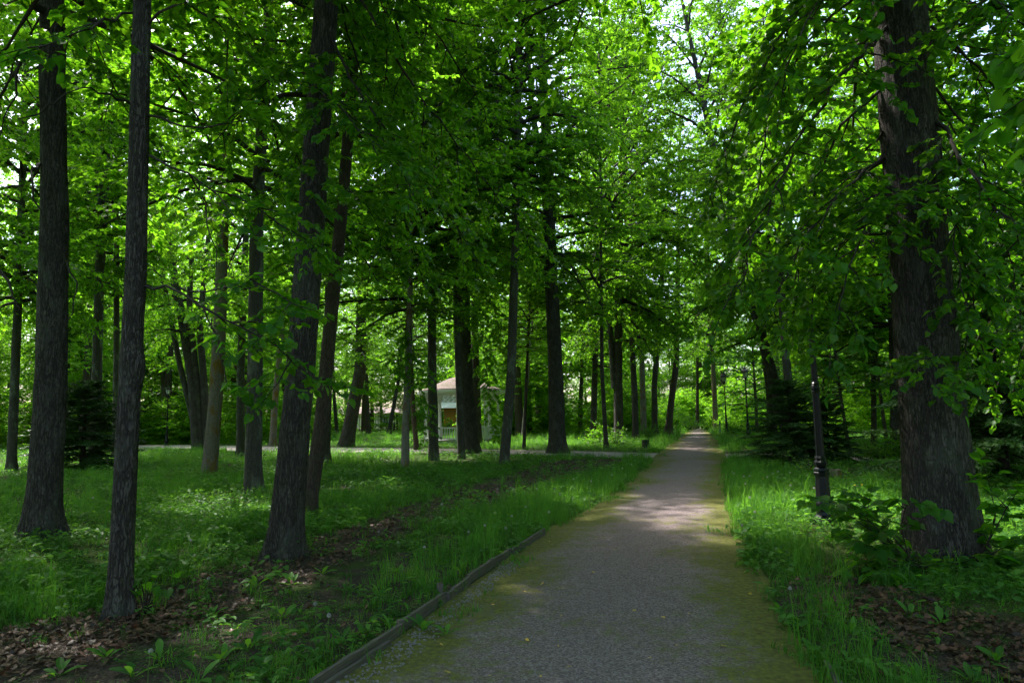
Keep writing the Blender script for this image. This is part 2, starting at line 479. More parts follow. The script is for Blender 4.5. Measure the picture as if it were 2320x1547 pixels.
strip('cross_path', M['cross'], l_, r_, 0.004, 8)

# ------------------------------------------------------------------ leaves
def fan(outline, mid, fold=0.16, droop=0.12):
    o = np.array(outline, float); c = np.array(mid, float)
    v = np.vstack([[c[0], c[1], 0], np.c_[o, np.zeros(len(o))]])
    v[:, 2] = np.abs(v[:, 0]) * fold * 2 - droop * v[:, 1] ** 2
    n = len(o)
    t = [(0, 1 + i, 1 + (i + 1) % n) for i in range(n)]
    return v, np.array(t)
LEAF = {}
LEAF['simple'] = (np.array([[0, 0, 0], [0.42, 0.42, 0.1], [0, 1, -0.1], [-0.42, 0.42, 0.1]], float), np.array([[0, 1, 2], [0, 2, 3]]))
LEAF['heart'] = fan([(0, 0.02), (0.26, -0.08), (0.47, 0.2), (0.42, 0.55), (0.17, 0.86), (0, 1.06), (-0.17, 0.86), (-0.42, 0.55), (-0.47, 0.2), (-0.26, -0.08)], (0, 0.4))
LEAF['heart6'] = fan([(0, 0), (0.4, -0.02), (0.44, 0.45), (0, 1.05), (-0.44, 0.45), (-0.4, -0.02)], (0, 0.4))
LEAF['maple'] = fan([(0, 0), (0.38, -0.05), (0.24, 0.14), (0.62, 0.42), (0.34, 0.44), (0.3, 0.66), (0.16, 0.6), (0, 1.05), (-0.16, 0.6), (-0.3, 0.66), (-0.34, 0.44), (-0.62, 0.42), (-0.24, 0.14), (-0.38, -0.05)], (0, 0.3), 0.1)
LEAF['oval'] = fan([(0, 0), (0.2, 0.2), (0.24, 0.5), (0.13, 0.82), (0, 1), (-0.13, 0.82), (-0.24, 0.5), (-0.2, 0.2)], (0, 0.45))

def leaves_on_twigs(rng, st, dr, ln, nleaf, size, tilt=0.35, droop=0.3):
    """leaf frames spread along twigs: origin, side, forward and normal axes, size"""
    n = len(st)
    f = (np.arange(nleaf) + 0.5) / nleaf
    f = np.clip(f[None, :] + rng.normal(0, 0.08, (n, nleaf)), 0.05, 1.05)
    pos = st[:, None, :] + dr[:, None, :] * (ln[:, None] * f)[..., None]
    up = np.array([0, 0, 1.0])
    side = nrm(np.cross(dr, up) + 1e-5)
    sg = np.where(np.arange(nleaf) % 2 == 0, 1.0, -1.0)[None, :, None]
    fwd = dr[:, None, :] * 0.55 + side[:, None, :] * sg * 0.8 + rng.normal(0, 0.25, (n, nleaf, 3)) - up * droop * rng.random((n, nleaf, 1))
    fwd[:, -1, :] = dr + rng.normal(0, 0.15, (n, 3)) - up * droop * 0.5
    fwd = nrm(fwd)
    nr = up + rng.normal(0, tilt, (n, nleaf, 3))
    sx = nrm(np.cross(fwd, nr)); nz = np.cross(sx, fwd)
    sz = size * rng.uniform(0.65, 1.2, (n, nleaf))
    return [a.reshape(-1, 3) for a in (pos, sx, fwd, nz)] + [sz.ravel()]

def frames_cat(fr): return [np.concatenate([f[i] for f in fr]) for i in range(5)]
def frames_sel(fr, m): return [a[m] for a in fr]

def leaf_arrays(fr, kind, rng):
    lv, lt = LEAF[kind]; pos, sx, fw, nz, sz = fr
    n = len(pos); k = len(lv)
    v = pos[:, None, :] + sz[:, None, None] * (lv[None, :, 0:1] * sx[:, None, :] + lv[None, :, 1:2] * fw[:, None, :] + lv[None, :, 2:3] * nz[:, None, :])
    t = (lt[None] + (np.arange(n) * k)[:, None, None]).reshape(-1, 3)
    rnd = np.repeat(rng.random(n), len(lt))
    return v.reshape(-1, 3), t, rnd

def leaf_mesh(name, fr, kind, mt, rng):
    v, t, r = leaf_arrays(fr, kind, rng)
    return mesh_np(name, v, t, mt, r)

def sticks(st, en, r):                       # three-sided straight twigs
    d = nrm(en - st); a = nrm(np.cross(d, np.array([0.3, 0.2, 1.0]))); b = np.cross(d, a)
    v = []
    for base, rr in ((st, r), (en, r * 0.45)):
        for k in range(3):
            an = k * 2 * PI / 3
            v.append(base + rr[:, None] * (math.cos(an) * a + math.sin(an) * b))
    v = np.stack(v, 1); n = len(st)
    f = np.array([[0, 1, 4, 3], [1, 2, 5, 4], [2, 0, 3, 5]])
    return v.reshape(-1, 3), (f[None] + (np.arange(n) * 6)[:, None, None]).reshape(-1, 4)

class Wood:
    def __init__(self): self.v = []; self.f = []; self.n = 0
    def add(self, v, f):
        self.v.append(np.asarray(v)); self.f.append(np.asarray(f) + self.n); self.n += len(v)
    def mesh(self, name, mt): return mesh_np(name, np.concatenate(self.v), np.concatenate(self.f), mt, smooth=True)
    def join(self, o): self.add(np.concatenate(o.v), np.concatenate(o.f))

def curve_pts(st, d, L, n, droop, rng, wig=0.1):
    p = np.array(st, float); d = np.array(d, float) / np.linalg.norm(d); out = [p.copy()]
    for k in range(n):
        d = d + rng.normal(0, wig, 3); d[2] -= droop; d /= np.linalg.norm(d)
        p = p + d * L / n; out.append(p.copy())
    return np.array(out)

def dress(rng, pts, wood, twigs, L, sub_step=0.42, sub_len=1.0, twig_len=0.42, droop=0.06, start=0.15, twig_step=0.28):
    """side branches and twigs in flat layers along a branch"""
    seg = np.linalg.norm(np.diff(pts, axis=0), axis=1); cum = np.r_[0, np.cumsum(seg)]; T = cum[-1]
    s = start * T; sg = 1 if rng.random() < 0.5 else -1
    while s < T:
        p = np.array([np.interp(s, cum, pts[:, i]) for i in range(3)])
        j = min(np.searchsorted(cum, s, side='right'), len(pts) - 1)
        d = nrm(pts[j] - pts[j - 1])
        side = np.cross(d, [0, 0, 1.0]); side = side / (np.linalg.norm(side) + 1e-6)
        sl = sub_len * (1.15 - 0.7 * s / T) * rng.uniform(0.55, 1.2)
        sd = nrm(d * 0.65 + side * sg * 0.8 + rng.normal(0, 0.16, 3))
        sp = curve_pts(p, sd, sl, 3, droop, rng, 0.12)
        wood.add(*tube_np(sp, np.linspace(0.007 + 0.006 * sl, 0.003, len(sp)), 3))
        q = 0.12 * sl; sg2 = 1
        sside = np.cross(sd, [0, 0, 1.0]); sside = sside / (np.linalg.norm(sside) + 1e-6)
        scum = np.linspace(0, sl, len(sp))
        while q < sl:
            tp = np.array([np.interp(q, scum, sp[:, i]) for i in range(3)])
            td = nrm(sd * 0.6 + sside * sg2 * 0.8 + rng.normal(0, 0.22, 3) - np.array([0, 0, droop]))
            twigs.append((tp, td, twig_len * rng.uniform(0.6, 1.2)))
            q += twig_step * rng.uniform(0.7, 1.3); sg2 = -sg2
        twigs.append((sp[-1], nrm(sp[-1] - sp[-2]), twig_len * rng.uniform(0.7, 1.2)))
        s += sub_step * rng.uniform(0.7, 1.3); sg = -sg
    twigs.append((pts[-1], nrm(pts[-1] - pts[-2]), twig_len))

def finish(rng, wood, twigs, nleaf, size, tilt=0.35, droop=0.3):
    st = np.array([t[0] for t in twigs]); dr = np.array([t[1] for t in twigs]); ln = np.array([t[2] for t in twigs])
    wood.add(*sticks(st, st + dr * ln[:, None], np.full(len(st), 0.004)))
    return leaves_on_twigs(rng, st, dr, ln, nleaf, size, tilt, droop)

def gen_crown(seed, Hc=12.0, R=4.2, nb=34, nleaf=11, size=0.13, drop=0.08, clump=0.0, lo=0.7, step=0.34, tstep=0.22):
    rng = np.random.default_rng(seed); wood = Wood(); twigs = []
    for i in range(nb):
        t = ((i + 0.5) / nb) ** 1.3
        if rng.random() < clump: continue
        prof = np.interp(t, [0, 0.2, 0.55, 0.85, 1], [lo, 1.0, 0.78, 0.42, 0.15])
        L = R * prof * rng.uniform(0.65, 1.15); az = i * 2.4 + rng.normal(0, 0.3)
        el = math.radians(np.interp(t, [0, 0.3, 1], [8, 28, 65]) + rng.normal(0, 9))
        d = (math.cos(az) * math.cos(el), math.sin(az) * math.cos(el), math.sin(el))
        pts = curve_pts((0, 0, t * Hc * 0.97), d, L, 6, drop * rng.uniform(0.7, 1.5), rng, 0.07)
        wood.add(*tube_np(pts, np.linspace(0.018 * L * 0.8 + 0.012, 0.008, len(pts)), 5))
        dress(rng, pts, wood, twigs, L, step, 0.38 * L + 0.3, 0.45, 0.05, 0.12, tstep)
    fr = finish(rng, wood, twigs, nleaf, size)
    return wood, fr, rng

CROWNS = []
for k in range(6):
    w_, fr_, rg_ = gen_crown(100 + k, nb=54, nleaf=15, size=0.12, R=[4.0, 4.6, 3.6, 4.3, 3.9, 4.8][k], clump=0.1)
    CROWNS.append((leaf_mesh('crown', fr_, 'simple', M['far'], rg_), w_.mesh('limbs', M['twig'])))
NEAR = []
for k in range(2):
    w_, fr_, rg_ = gen_crown(200 + k, nb=54, nleaf=13, size=0.09, R=4.8, clump=0.06, step=0.34, tstep=0.21)
    NEAR.append((leaf_mesh('crown', fr_, 'heart6', M['linden'], rg_), w_.mesh('limbs', M['twig'])))
w_, fr_, rg_ = gen_crown(300, Hc=6.0, R=2.6, nb=22, nleaf=7, size=0.17, drop=0.03)
MAPLE = (leaf_mesh('crown', fr_, 'maple', M['maple'], rg_), w_.mesh('limbs', M['twig']))

# ------------------------------------------------------------------ trees
def trunk_mesh(pts, r0, Htot, mt, fine, seed, burl=None, flare=0.45):
    """tapered trunk along pts (relative to the base), with root flare and furrows"""
    rng = np.random.default_rng(seed)
    p = np.array([tuple(q) for q in pts], float)
    d = nrm(p[-1] - p[-2])
    top = p[-1] + d * max(0.5, (Htot - p[-1][2]) / max(0.6, d[2]))
    p = np.vstack([p, top])
    p[0] -= nrm(p[1] - p[0]) * 0.25
    cum = np.r_[0, np.cumsum(np.linalg.norm(np.diff(p, axis=0), axis=1))]
    step = 0.05 if fine else 0.3
    zc = min(9.0, cum[-1] * 0.5)
    s = np.r_[np.arange(0, zc, step), np.linspace(zc, cum[-1], 14)]
    # smooth interpolation of the axis
    q = np.stack([np.interp(s, cum, p[:, i]) for i in range(3)], 1)
    ker = np.ones(9) / 9 if fine else np.ones(3) / 3
    h = len(ker) // 2
    for i in range(3):
        e = np.r_[2 * q[0, i] - q[h:0:-1, i], q[:, i], 2 * q[-1, i] - q[-2:-2 - h:-1, i]]
        q[:, i] = np.convolve(e, ker, 'valid')
    n = 56 if fine else 12
    hh = np.clip(s - 0.25, 0, None)
    r = r0 * np.clip(1 - hh / (cum[-1] * 1.05), 0.03, 1) ** 0.8
    th = np.arange(n) * 2 * PI / n
    lob = 0.5 + 0.5 * np.cos(th * rng.integers(4, 6) + rng.uniform(0, 6) + 0.6 * np.sin(th + 1))
    fl = flare * np.exp(-hh / (0.16 + r0 * 0.55))
    rad = r[:, None] * (1 + fl[:, None] * (0.5 + 0.8 * lob[None, :]))
    rad = rad * (1 + 0.05 * (vnoise(th[None, :] * 1.2 + 0 * s[:, None], s[:, None] * 0.9 + 0 * th[None, :], seed) - 0.5) * 2)
    if fine:
        k = 26 if r0 > 0.25 else 18
        a = th[None, :] / (2 * PI) * k + 0.9 * (vnoise(s[:, None] * 1.6 + 0 * th[None, :], th[None, :] * 1.5 + 0 * s[:, None], seed + 3) - 0.5) * 2
        rid = np.abs(np.sin(a * PI)) ** 0.6 * (0.55 + 0.9 * vnoise(a, s[:, None] * 3.0 + 0 * a, seed + 5))
        rad = rad + 0.018 * (rid - 0.5) * min(1, r0 / 0.25)
    if burl:
        for bz, ba, br, bh in burl:
            w = np.exp(-((s - bz) / bh) ** 2)[:, None] * np.exp(-(np.angle(np.exp(1j * (th - ba))) / 0.7) ** 2)[None, :]
            rad = rad + br * w
    v = q[:, None, :] + rad[:, :, None] * np.stack([np.cos(th), np.sin(th), 0 * th], -1)[None]
    m = len(s)
    i = np.arange(m - 1)[:, None] * n; kk = np.arange(n)[None, :]; k2 = (kk + 1) % n
    f = np.stack([i + kk, i + k2, i + n + k2, i + n + kk], -1).reshape(-1, 4)
    me = mesh_np('trunk', v.reshape(-1, 3), f, mt, smooth=True)
    return me, s, q

def tree(name, label, pix, wpx, Htot=20.0, cb=5.0, crown=0, near=False, bark='bark', fine=False, cs=1.0, burl=None, seed=1, forks=None, flare=0.45, squash=1.0, group=None, dbl=False):
    base = G(*pix[0]); Y = base.y; base.z = float(gz(base.x, base.y))
    sc = scale_at(Y)
    pts = [Vector((0, 0, 0))] + [P(u, v, Y) - base for u, v in pix[1:]]
    root = thing(name, label, 'tree', base, group=group)
    me, s, q = trunk_mesh(pts, wpx / 2 / sc, Htot, M[bark], fine, seed, burl, flare)
    link('trunk', me, root)
    if forks:
        for fp, fw in forks:
            fpts = [P(u, v, Y) - base for u, v in fp]
            d = (fpts[-1] - fpts[-2]).normalized(); fpts.append(fpts[-1] + d * 6)
            fv = np.array([tuple(x) for x in fpts]); cum = np.r_[0, np.cumsum(np.linalg.norm(np.diff(fv, axis=0), axis=1))]
            ss = np.linspace(0, cum[-1], 30); fq = np.stack([np.interp(ss, cum, fv[:, i]) for i in range(3)], 1)
            for i in range(3): fq[1:-1, i] = np.convolve(fq[:, i], [0.25, 0.5, 0.25], 'valid')
            v, f = tube_np(fq, np.linspace(fw / 2 / sc, fw / 6 / sc, len(fq)), 12)
            link('limb', mesh_np('limb', v, f, M[bark], smooth=True), root)
    if crown is not None:
        lm, wm = NEAR[crown % 2] if near else (MAPLE if crown == 'maple' else CROWNS[crown % 6])
        zq = q[:, 2]; k = int(np.searchsorted(zq, cb)); k = min(max(k, 1), len(q) - 2)
        o = Vector(q[k]); tip = Vector(q[-1]); d = (tip - o).normalized()
        rot = d.to_track_quat('Z', 'Y').to_matrix().to_4x4() @ Matrix.Rotation(seed * 1.7, 4, 'Z')
        kz = (tip - o).length / (6.0 if crown == 'maple' else 12.0)
        mw = Matrix.Translation(o) @ rot @ Matrix.Diagonal((cs * squash, cs * squash, kz, 1))
        for nm, dd in (('crown', lm), ('limbs', wm)):
            c = link(nm, dd, root); c.matrix_local = mw
        if dbl:
            l2, w2 = CROWNS[(crown + 2) % 6]
            mw2 = Matrix.Translation(o) @ rot @ Matrix.Rotation(1.3, 4, 'Z') @ Matrix.Diagonal((cs * 0.92, cs * 0.92, kz * 0.97, 1))
            for nm, dd in (('crown', l2), ('limbs', w2)):
                c = link(nm, dd, root); c.matrix_local = mw2
    root['_Y'] = Y
    return root, base, Y

T = {}
def add(key, *a, **k): T[key] = tree(*a, **k)
LT = 'lime_tree'; MT = 'maple_tree'
add(1, LT, 'thick dark furrowed trunk by the picture edge with flared base, beside the young spruce', [(92, 1222), (115, 900), (124, 500), (117, 0)], 66, 23, 7.5, 0, True, fine=True, seed=11, cs=1.1, flare=0.6)
add(2, LT, 'slender straight dark trunk with a knotty burl, its foot in brown leaf litter', [(270, 1398), (288, 1000), (309, 600), (322, 0)], 48, 20, 6.2, 1, True, fine=True, seed=12, burl=[(2.25, -0.3, 0.05, 0.16), (2.3, -1.4, 0.03, 0.12), (3.95, -1.2, 0.02, 0.15)], flare=0.5)
add(3, LT, 'stout dark ridged trunk leaning to the path, rooted in brown leaf litter', [(640, 1262), (680, 850), (708, 450), (740, 0)], 68, 24, 8.0, 1, True, fine=True, seed=13, cs=1.1, flare=0.65)
add(4, LT, 'slim dark trunk leaning right just behind the stout ridged trunk', [(698, 1165), (728, 960), (752, 700), (778, 440), (808, 60)], 33, 20, 6.5, 0, True, fine=True, seed=14, bark='bark_brown', cs=0.55)
add(5, MT, 'straight grey trunk patched with lichen, orange moss at its foot', [(574, 1118), (578, 800), (582, 480), (610, 0)], 36, 21, 6.5, 3, fine=True, seed=15, bark='bark_grey', cs=1.15)
add(6, MT, 'pale trunk with orange moss streaks lit on one side', [(474, 1076), (490, 880), (500, 700), (508, 400), (520, 0)], 31, 24, 8.0, 2, fine=True, seed=16, bark='bark_mossy', flare=0.2, cs=0.7)
add(7, MT, 'thin grey trunk between the lichen trunk and the orange mossy one', [(546, 1038), (545, 850), (556, 550), (572, 200)], 19, 25, 6, 4, seed=17, bark='bark_grey')
add(8, LT, 'dark many-stemmed tree by the cross path, stems fanning out from one foot', [(448, 1019), (436, 860), (398, 640), (368, 480)], 24, 25, 6.5, 1, seed=18, bark='bark', forks=[([(458, 1010), (448, 880), (428, 700), (440, 480)], 17), ([(470, 1012), (462, 860), (452, 740), (478, 480)], 18), ([(440, 960), (408, 830), (380, 690), (352, 520)], 14)], flare=0.25)
add(9, 'birch_tree', 'pale thin birch trunk behind the lamp on the cross path', [(371, 996), (372, 880), (364, 760), (360, 600)], 13, 25, 6, 5, seed=19, bark='bark_birch', flare=0.2, dbl=True)
add(10, MT, 'light grey trunk at the picture edge behind the thickest left trunk', [(25, 1070), (34, 860), (42, 640), (58, 200)], 20, 26, 5.5, 0, seed=20, bark='bark_grey', dbl=True)
add(11, MT, 'grey forked trunk rising behind the young spruce', [(214, 1050), (222, 750), (228, 500), (232, 0)], 24, 25, 8.5, 2, seed=21, bark='bark_grey', forks=[([(232, 610), (240, 520), (244, 400), (250, 200)], 9)], dbl=True)
add(12, MT, 'thin straight trunk right beside the burled slender trunk', [(262, 1040), (264, 800), (264, 500), (262, 100)], 15, 25, 7, 4, seed=22, bark='bark_grey', dbl=True)
add(13, LT, 'pair of thin dark trunks far behind the young spruce', [(240, 1000), (240, 860), (236, 700)], 11, 26, 6, 3, seed=23, forks=[([(230, 995), (228, 870), (222, 760)], 9)])
add(14, LT, 'half hidden trunk close behind the thickest left trunk', [(146, 1010), (152, 800), (158, 560), (166, 200)], 15, 25, 7, 1, seed=24, dbl=True)
add(15, MT, 'grey trunk with dark knots behind the slim leaning trunk', [(733, 1054), (740, 900), (744, 760), (748, 500)], 26, 18, 6.5, 5, seed=25, bark='bark_grey')
add(16, LT, 'dark trunk bending right from a wide foot on the cross path edge', [(784, 1011), (799, 930), (816, 840), (818, 720), (822, 520)], 33, 19, 4.5, 2, seed=26, flare=0.3, cs=0.8)
add(17, LT, 'thin straight trunk standing in the bright lawn left of the second distant lamp', [(836, 985), (831, 900), (828, 800)], 11, 17, 5, 3, seed=27, bark='bark_brown', cs=0.8)
add(18, LT, 'thin dark trunk leaning right next to the lamp on the bright lawn', [(880, 985), (892, 920), (905, 850), (915, 760)], 10, 17, 6, 0, seed=28, cs=0.8)
add(19, MT, 'slim pale trunk with dark moss blotches, nearest of the trunks before the gazebo', [(918, 1062), (919, 960), (926, 800), (930, 600), (936, 300)], 18, 17, 4.8, 1, seed=29, bark='bark_birch', flare=0.15)
add(20, MT, 'thin brown trunk leaning left beside the moss-blotched trunk', [(944, 1019), (936, 930), (930, 800), (926, 640)], 12, 16, 4.5, 4, seed=30, bark='bark_brown', cs=0.8)
add(21, MT, 'straight grey trunk hiding the left side of the gazebo', [(983, 1044), (979, 850), (978, 650), (981, 250)], 23, 25, 7.5, 3, seed=31, bark='bark_grey', flare=0.25, dbl=True)
add(22, MT, 'slim grey trunk leaning left against the wide dark trunk before the gazebo', [(1046, 1040), (1041, 900), (1034, 720), (1030, 500)], 17, 18, 7.0, 5, seed=32, bark='bark_grey', flare=0.2, cs=0.8)
add(23, LT, 'wide dark trunk in front of the middle of the gazebo', [(1068, 1026), (1056, 900), (1049, 720), (1046, 400)], 40, 26, 7.5, 0, seed=33, flare=0.35, dbl=True)
add(24, LT, 'dark straight trunk close behind the wide one at the gazebo', [(1082, 1012), (1078, 880), (1075, 700), (1078, 400)], 22, 20, 7.5, 2, seed=34, cs=0.8)
add(25, MT, 'tall slim brown trunk leaning right, beside the gazebo', [(1142, 1054), (1158, 850), (1166, 600), (1174, 250), (1180, 0)], 23, 26, 9.0, 4, fine=False, seed=35, bark='bark_grey', flare=0.2, dbl=True)
add(26, LT, 'very thin bent dark stem on the lawn right of the gazebo', [(1187, 1018), (1190, 930), (1193, 850), (1200, 700)], 8, 12, 4.5, 1, seed=36, cs=0.7)
add(27, 'birch_tree', 'thin pale birch behind the very thin bent stem', [(1184, 993), (1192, 900), (1200, 800)], 8, 16, 6, 5, seed=37, bark='bark_birch', cs=0.8)
add(28, LT, 'big dark furrowed trunk with flared foot on the cross path edge, forked high up', [(1264, 1026), (1260, 900), (1256, 780), (1247, 600), (1240, 330), (1232, 180)], 36, 28, 8.0, 3, fine=True, seed=38, flare=0.5, forks=[([(1241, 420), (1226, 360), (1206, 250), (1196, 120)], 15)], cs=1.25)
add(29, LT, 'short-looking thin trunk on the lawn beyond the big forked trunk', [(1314, 984), (1316, 900), (1320, 780)], 11, 17, 4.5, 0, seed=39, cs=1.1)
add(30, LT, 'dark trunk with leafy foot right of the lawn gap', [(1344, 990), (1346, 900), (1350, 760)], 15, 26, 4.5, 2, seed=40, cs=1.1)
add(31, LT, 'slender dark stem curving up at the cross path by the leafy bush', [(1374, 1018), (1364, 850), (1362, 650), (1360, 350)], 10, 25, 6.0, 4, seed=41, cs=1.0)
add(32, LT, 'tall dark forked trunk rising out of the leafy bush', [(1402, 1002), (1400, 850), (1402, 650), (1408, 350)], 22, 29, 7.0, 1, seed=42, forks=[([(1392, 880), (1382, 740), (1362, 620), (1342, 480)], 15)], cs=1.25, dbl=True)
add(33, LT, 'dark trunk behind the litter bin', [(1440, 994), (1438, 900), (1432, 780)], 15, 27, 6.0, 5, seed=43, cs=1.0)
add(34, MT, 'pale grey straight trunk behind the litter bin', [(1459, 984), (1455, 850), (1450, 650), (1446, 500)], 14, 28, 7.5, 0, seed=44, bark='bark_birch', cs=1.0)
add(35, LT, 'dark trunk right of the pale one behind the bin', [(1484, 985), (1482, 880), (1490, 760)], 14, 27, 7.0, 3, seed=45, cs=1.0)
add(36, LT, 'leaning trunk nearest the far end of the path on its left', [(1513, 984), (1522, 900), (1532, 830), (1534, 700)], 16, 28, 8.0, 2, seed=46, bark='bark_brown', cs=1.0)
add(37, LT, 'thin trunk straight ahead where the path ends', [(1580, 971), (1580, 930), (1580, 850)], 8, 19, 7.0, 1, seed=47, bark='bark_brown', cs=1.0)
add(38, LT, 'great dark furrowed trunk with leafy shoots at its foot, largest tree of all', [(2140, 1268), (2108, 900), (2076, 500), (2036, 0)], 136, 25, 6.8, 0, True, fine=True, seed=48, cs=1.3, flare=0.38)
add(39, LT, 'dark trunk leaning far left behind the dark spruce by the path', [(1790, 1003), (1760, 890), (1742, 820), (1692, 640), (1640, 450), (1604, 280)], 27, 27, 5.0, 4, seed=49, bark='bark', cs=1.25)
add(40, MT, 'thin grey trunk leaning left in front of the dark spruce', [(1812, 1045), (1800, 950), (1786, 870), (1778, 780), (1766, 600)], 21, 15, 5.5, 3, seed=50, bark='bark_grey', cs=0.8, flare=0.2)
add(41, LT, 'thin dark trunk on the lawn left of the great trunk', [(1980, 1014), (1980, 900), (1976, 760)], 12, 17, 3.2, 0, seed=51, cs=1.1)
add(42, LT, 'dark trunk half hidden close beside the great trunk', [(2030, 1036), (2028, 900), (2022, 700)], 22, 19, 4.0, 2, seed=52, cs=1.2, dbl=True)
add(43, LT, 'pale-footed trunk on the right verge near the far path end', [(1622, 978), (1620, 920), (1616, 840)], 12, 26, 6.5, 5, seed=53, bark='bark_mossy', cs=1.0)
add(44, LT, 'thin leaning trunk on the far lawn beside the thin grey trunk', [(522, 990), (534, 930), (545, 870), (560, 760)], 11, 18, 6, 1, seed=54, cs=0.8)
add(45, LT, 'mossy trunk glimpsed behind the stout ridged trunk', [(618, 1010), (622, 920), (634, 800)], 16, 18, 6, 3, seed=55, bark='bark_mossy', cs=0.8)
add(46, LT, 'farther trunk seen just left of the wide-footed bending trunk', [(764, 985), (757, 900), (754, 800)], 9, 18, 5, 4, seed=56, cs=0.8)
add(47, LT, 'thin trunk between lawn and spruce to the right of the lamp', [(1856, 1000), (1868, 900), (1874, 780)], 14, 18, 3.4, 1, seed=57, cs=1.1)
add(51, LT, 'tree behind the dark spruce whose bright crown overhangs the path', [(1752, 996), (1744, 880), (1720, 700)], 20, 29, 7.5, 2, seed=61, cs=1.15, dbl=True)
add(48, MT, 'young maple with pale lobed leaves overhanging the dark spruce', [(1925, 1030), (1905, 900), (1890, 780)], 9, 6.5, 2.0, 'maple', seed=58, bark='bark_grey', cs=0.85)
add(49, MT, 'young maple with large pale leaves beside the lamp post', [(2012, 1022), (1995, 900), (1985, 800)], 9, 6.0, 2.2, 'maple', seed=59, bark='bark_grey', cs=0.85)
add(50, MT, 'bright young maple behind the second lamp on the right verge', [(1716, 985), (1712, 900), (1708, 840)], 8, 8, 1.8, 'maple', seed=60, bark='bark_grey', cs=1.1)

# ------------------------------------------------------------------ spruces
def gen_spruce(seed, Hs, R, levels, bare=0.25, dense=1.0):
    rng = np.random.default_rng(seed); wood = Wood(); twigs = []
    wood.add(*tube_np(np.array([[0, 0, -0.2], [0, 0, Hs * 0.5], [0, 0, Hs]]), [0.022 * Hs + 0.02, 0.013 * Hs, 0.006], 8))
    for k in range(levels):
        t = k / levels; z = bare + (Hs - bare) * t
        for j in range(8):
            if rng.random() < 0.2: continue
            az = j * 2 * PI / 7 + k * 0.6 + rng.normal(0, 0.2); L = R * (1 - t) ** 0.6 * rng.uniform(0.45, 1.2) + 0.08
            el = math.radians(np.interp(t, [0, 1], [-4, 40]) + rng.normal(0, 11))
            d = (math.cos(az) * math.cos(el), math.sin(az) * math.cos(el), math.sin(el))
            pts = curve_pts((0, 0, z + rng.normal(0, 0.05)), d, L, 5, 0.06, rng, 0.04)
            wood.add(*tube_np(pts, np.linspace(0.006 + 0.006 * L, 0.003, len(pts)), 3))
            n = int(max(4, L / 0.085 * dense)); cum = np.linspace(0, 1, len(pts))
            for q in np.linspace(0.18, 1, n):
                p = np.array([np.interp(q, cum, pts[:, i]) for i in range(3)])
                dd = nrm(pts[-1] - pts[0]); side = nrm(np.cross(dd, [0, 0, 1.0]))
                for sg in (-1, 1):
                    td = nrm(dd * 0.75 + side * sg * 0.8 + rng.normal(0, 0.12, 3) - np.array([0, 0, 0.28]))
                    twigs.append((p, td, (0.16 + 0.32 * L * (1 - abs(q - 0.45))) * rng.uniform(0.6, 1.1) * 0.6))
    st = np.array([t[0] for t in twigs]); dr = np.array([t[1] for t in twigs]); ln = np.array([t[2] for t in twigs])
    fr = leaves_on_twigs(rng, st, dr, ln, 8, 0.10, 0.7, 0.35)
    return wood, fr, rng
LEAF['needle'] = (np.array([[0, 0, 0], [0.2, 0.45, 0.05], [0, 1, -0.05], [-0.2, 0.45, 0.05]], float), np.array([[0, 1, 2], [0, 2, 3]]))
SPR = []
for k, (hs, R, lv, dn) in enumerate([(4.4, 2.0, 24, 1.7), (9.5, 2.6, 32, 1.1)]):
    w_, fr_, rg_ = gen_spruce(400 + k, hs, R, lv, dense=dn)
    lm = leaf_mesh('needles', fr_, 'needle', M['spruce'], rg_)
    SPR.append((lm, w_.mesh('trunk', M['twig'])))
def spruce(label, u, v, k, sc, rz, zs=1.0):
    b = G(u, v); b.z = float(gz(b.x, b.y))
    r = thing('spruce_tree', label, 'spruce', b, rz)
    for nm, d in (('needles', SPR[k][0]), ('trunk', SPR[k][1])): link(nm, d, r, scale=(sc, sc, sc * zs))
spruce('young bushy spruce between the two nearest left trunks', 186, 1062, 0, 0.98, 0.3, 0.72)
spruce('dense dark spruce behind the nearest lamp post, crossed by a thin leaning trunk', 1796, 1050, 0, 0.78, 1.3, 0.72)
spruce('low dark spruce merging into the dense one right beside the lamp post', 1880, 1046, 0, 0.55, 2.6, 0.8)
spruce('light-tipped spruce at the right picture edge behind the great trunk', 2275, 1085, 0, 1.25, 2.0)
spruce('tall dark spruce at the right picture edge beyond the light-tipped one', 2330, 1040, 1, 1.0, 0.9)
spruce('tall drooping dark spruce behind the grey forked trunk', 176, 1000, 1, 0.95, 1.9)
spruce('far spruce behind the lamp on the cross path', 415, 1000, 0, 0.9, 0.5)
spruce('far light green spruce behind the birch on the left', 335, 1000, 0, 1.0, 2.2)

# ------------------------------------------------------------------ hanging branches of the near trees
def branch_set(seed, specs, size, kind='heart', nleaf=6):
    """specs: list of (polyline points, base radius, leafy start fraction or None, sub length, droop)"""
    rng = np.random.default_rng(seed); wood = Wood(); twigs = []
    for pts, r0, start, sl, dr in specs:
        p = np.array([tuple(q) for q in pts]); cum = np.r_[0, np.cumsum(np.linalg.norm(np.diff(p, axis=0), axis=1))]
        s = np.linspace(0, cum[-1], max(8, int(cum[-1] / 0.18)))
        q = np.stack([np.interp(s, cum, p[:, i]) for i in range(3)], 1)
        for _ in range(2):
            q[1:-1] = (q[:-2] + 2 * q[1:-1] + q[2:]) / 4
        q[1:-1] += rng.normal(0, 0.018, (len(q) - 2, 3))
        wood.add(*tube_np(q, np.linspace(r0 * 0.65, max(0.004, r0 * 0.12), len(q)), 7))
        if start is not None:
            dress(rng, q, wood, twigs, cum[-1], 0.19, sl, 0.3, dr, start, 0.15)
    fr = finish(rng, wood, twigs, nleaf, size, 0.42, 0.5) if twigs else None
    return wood, fr, rng

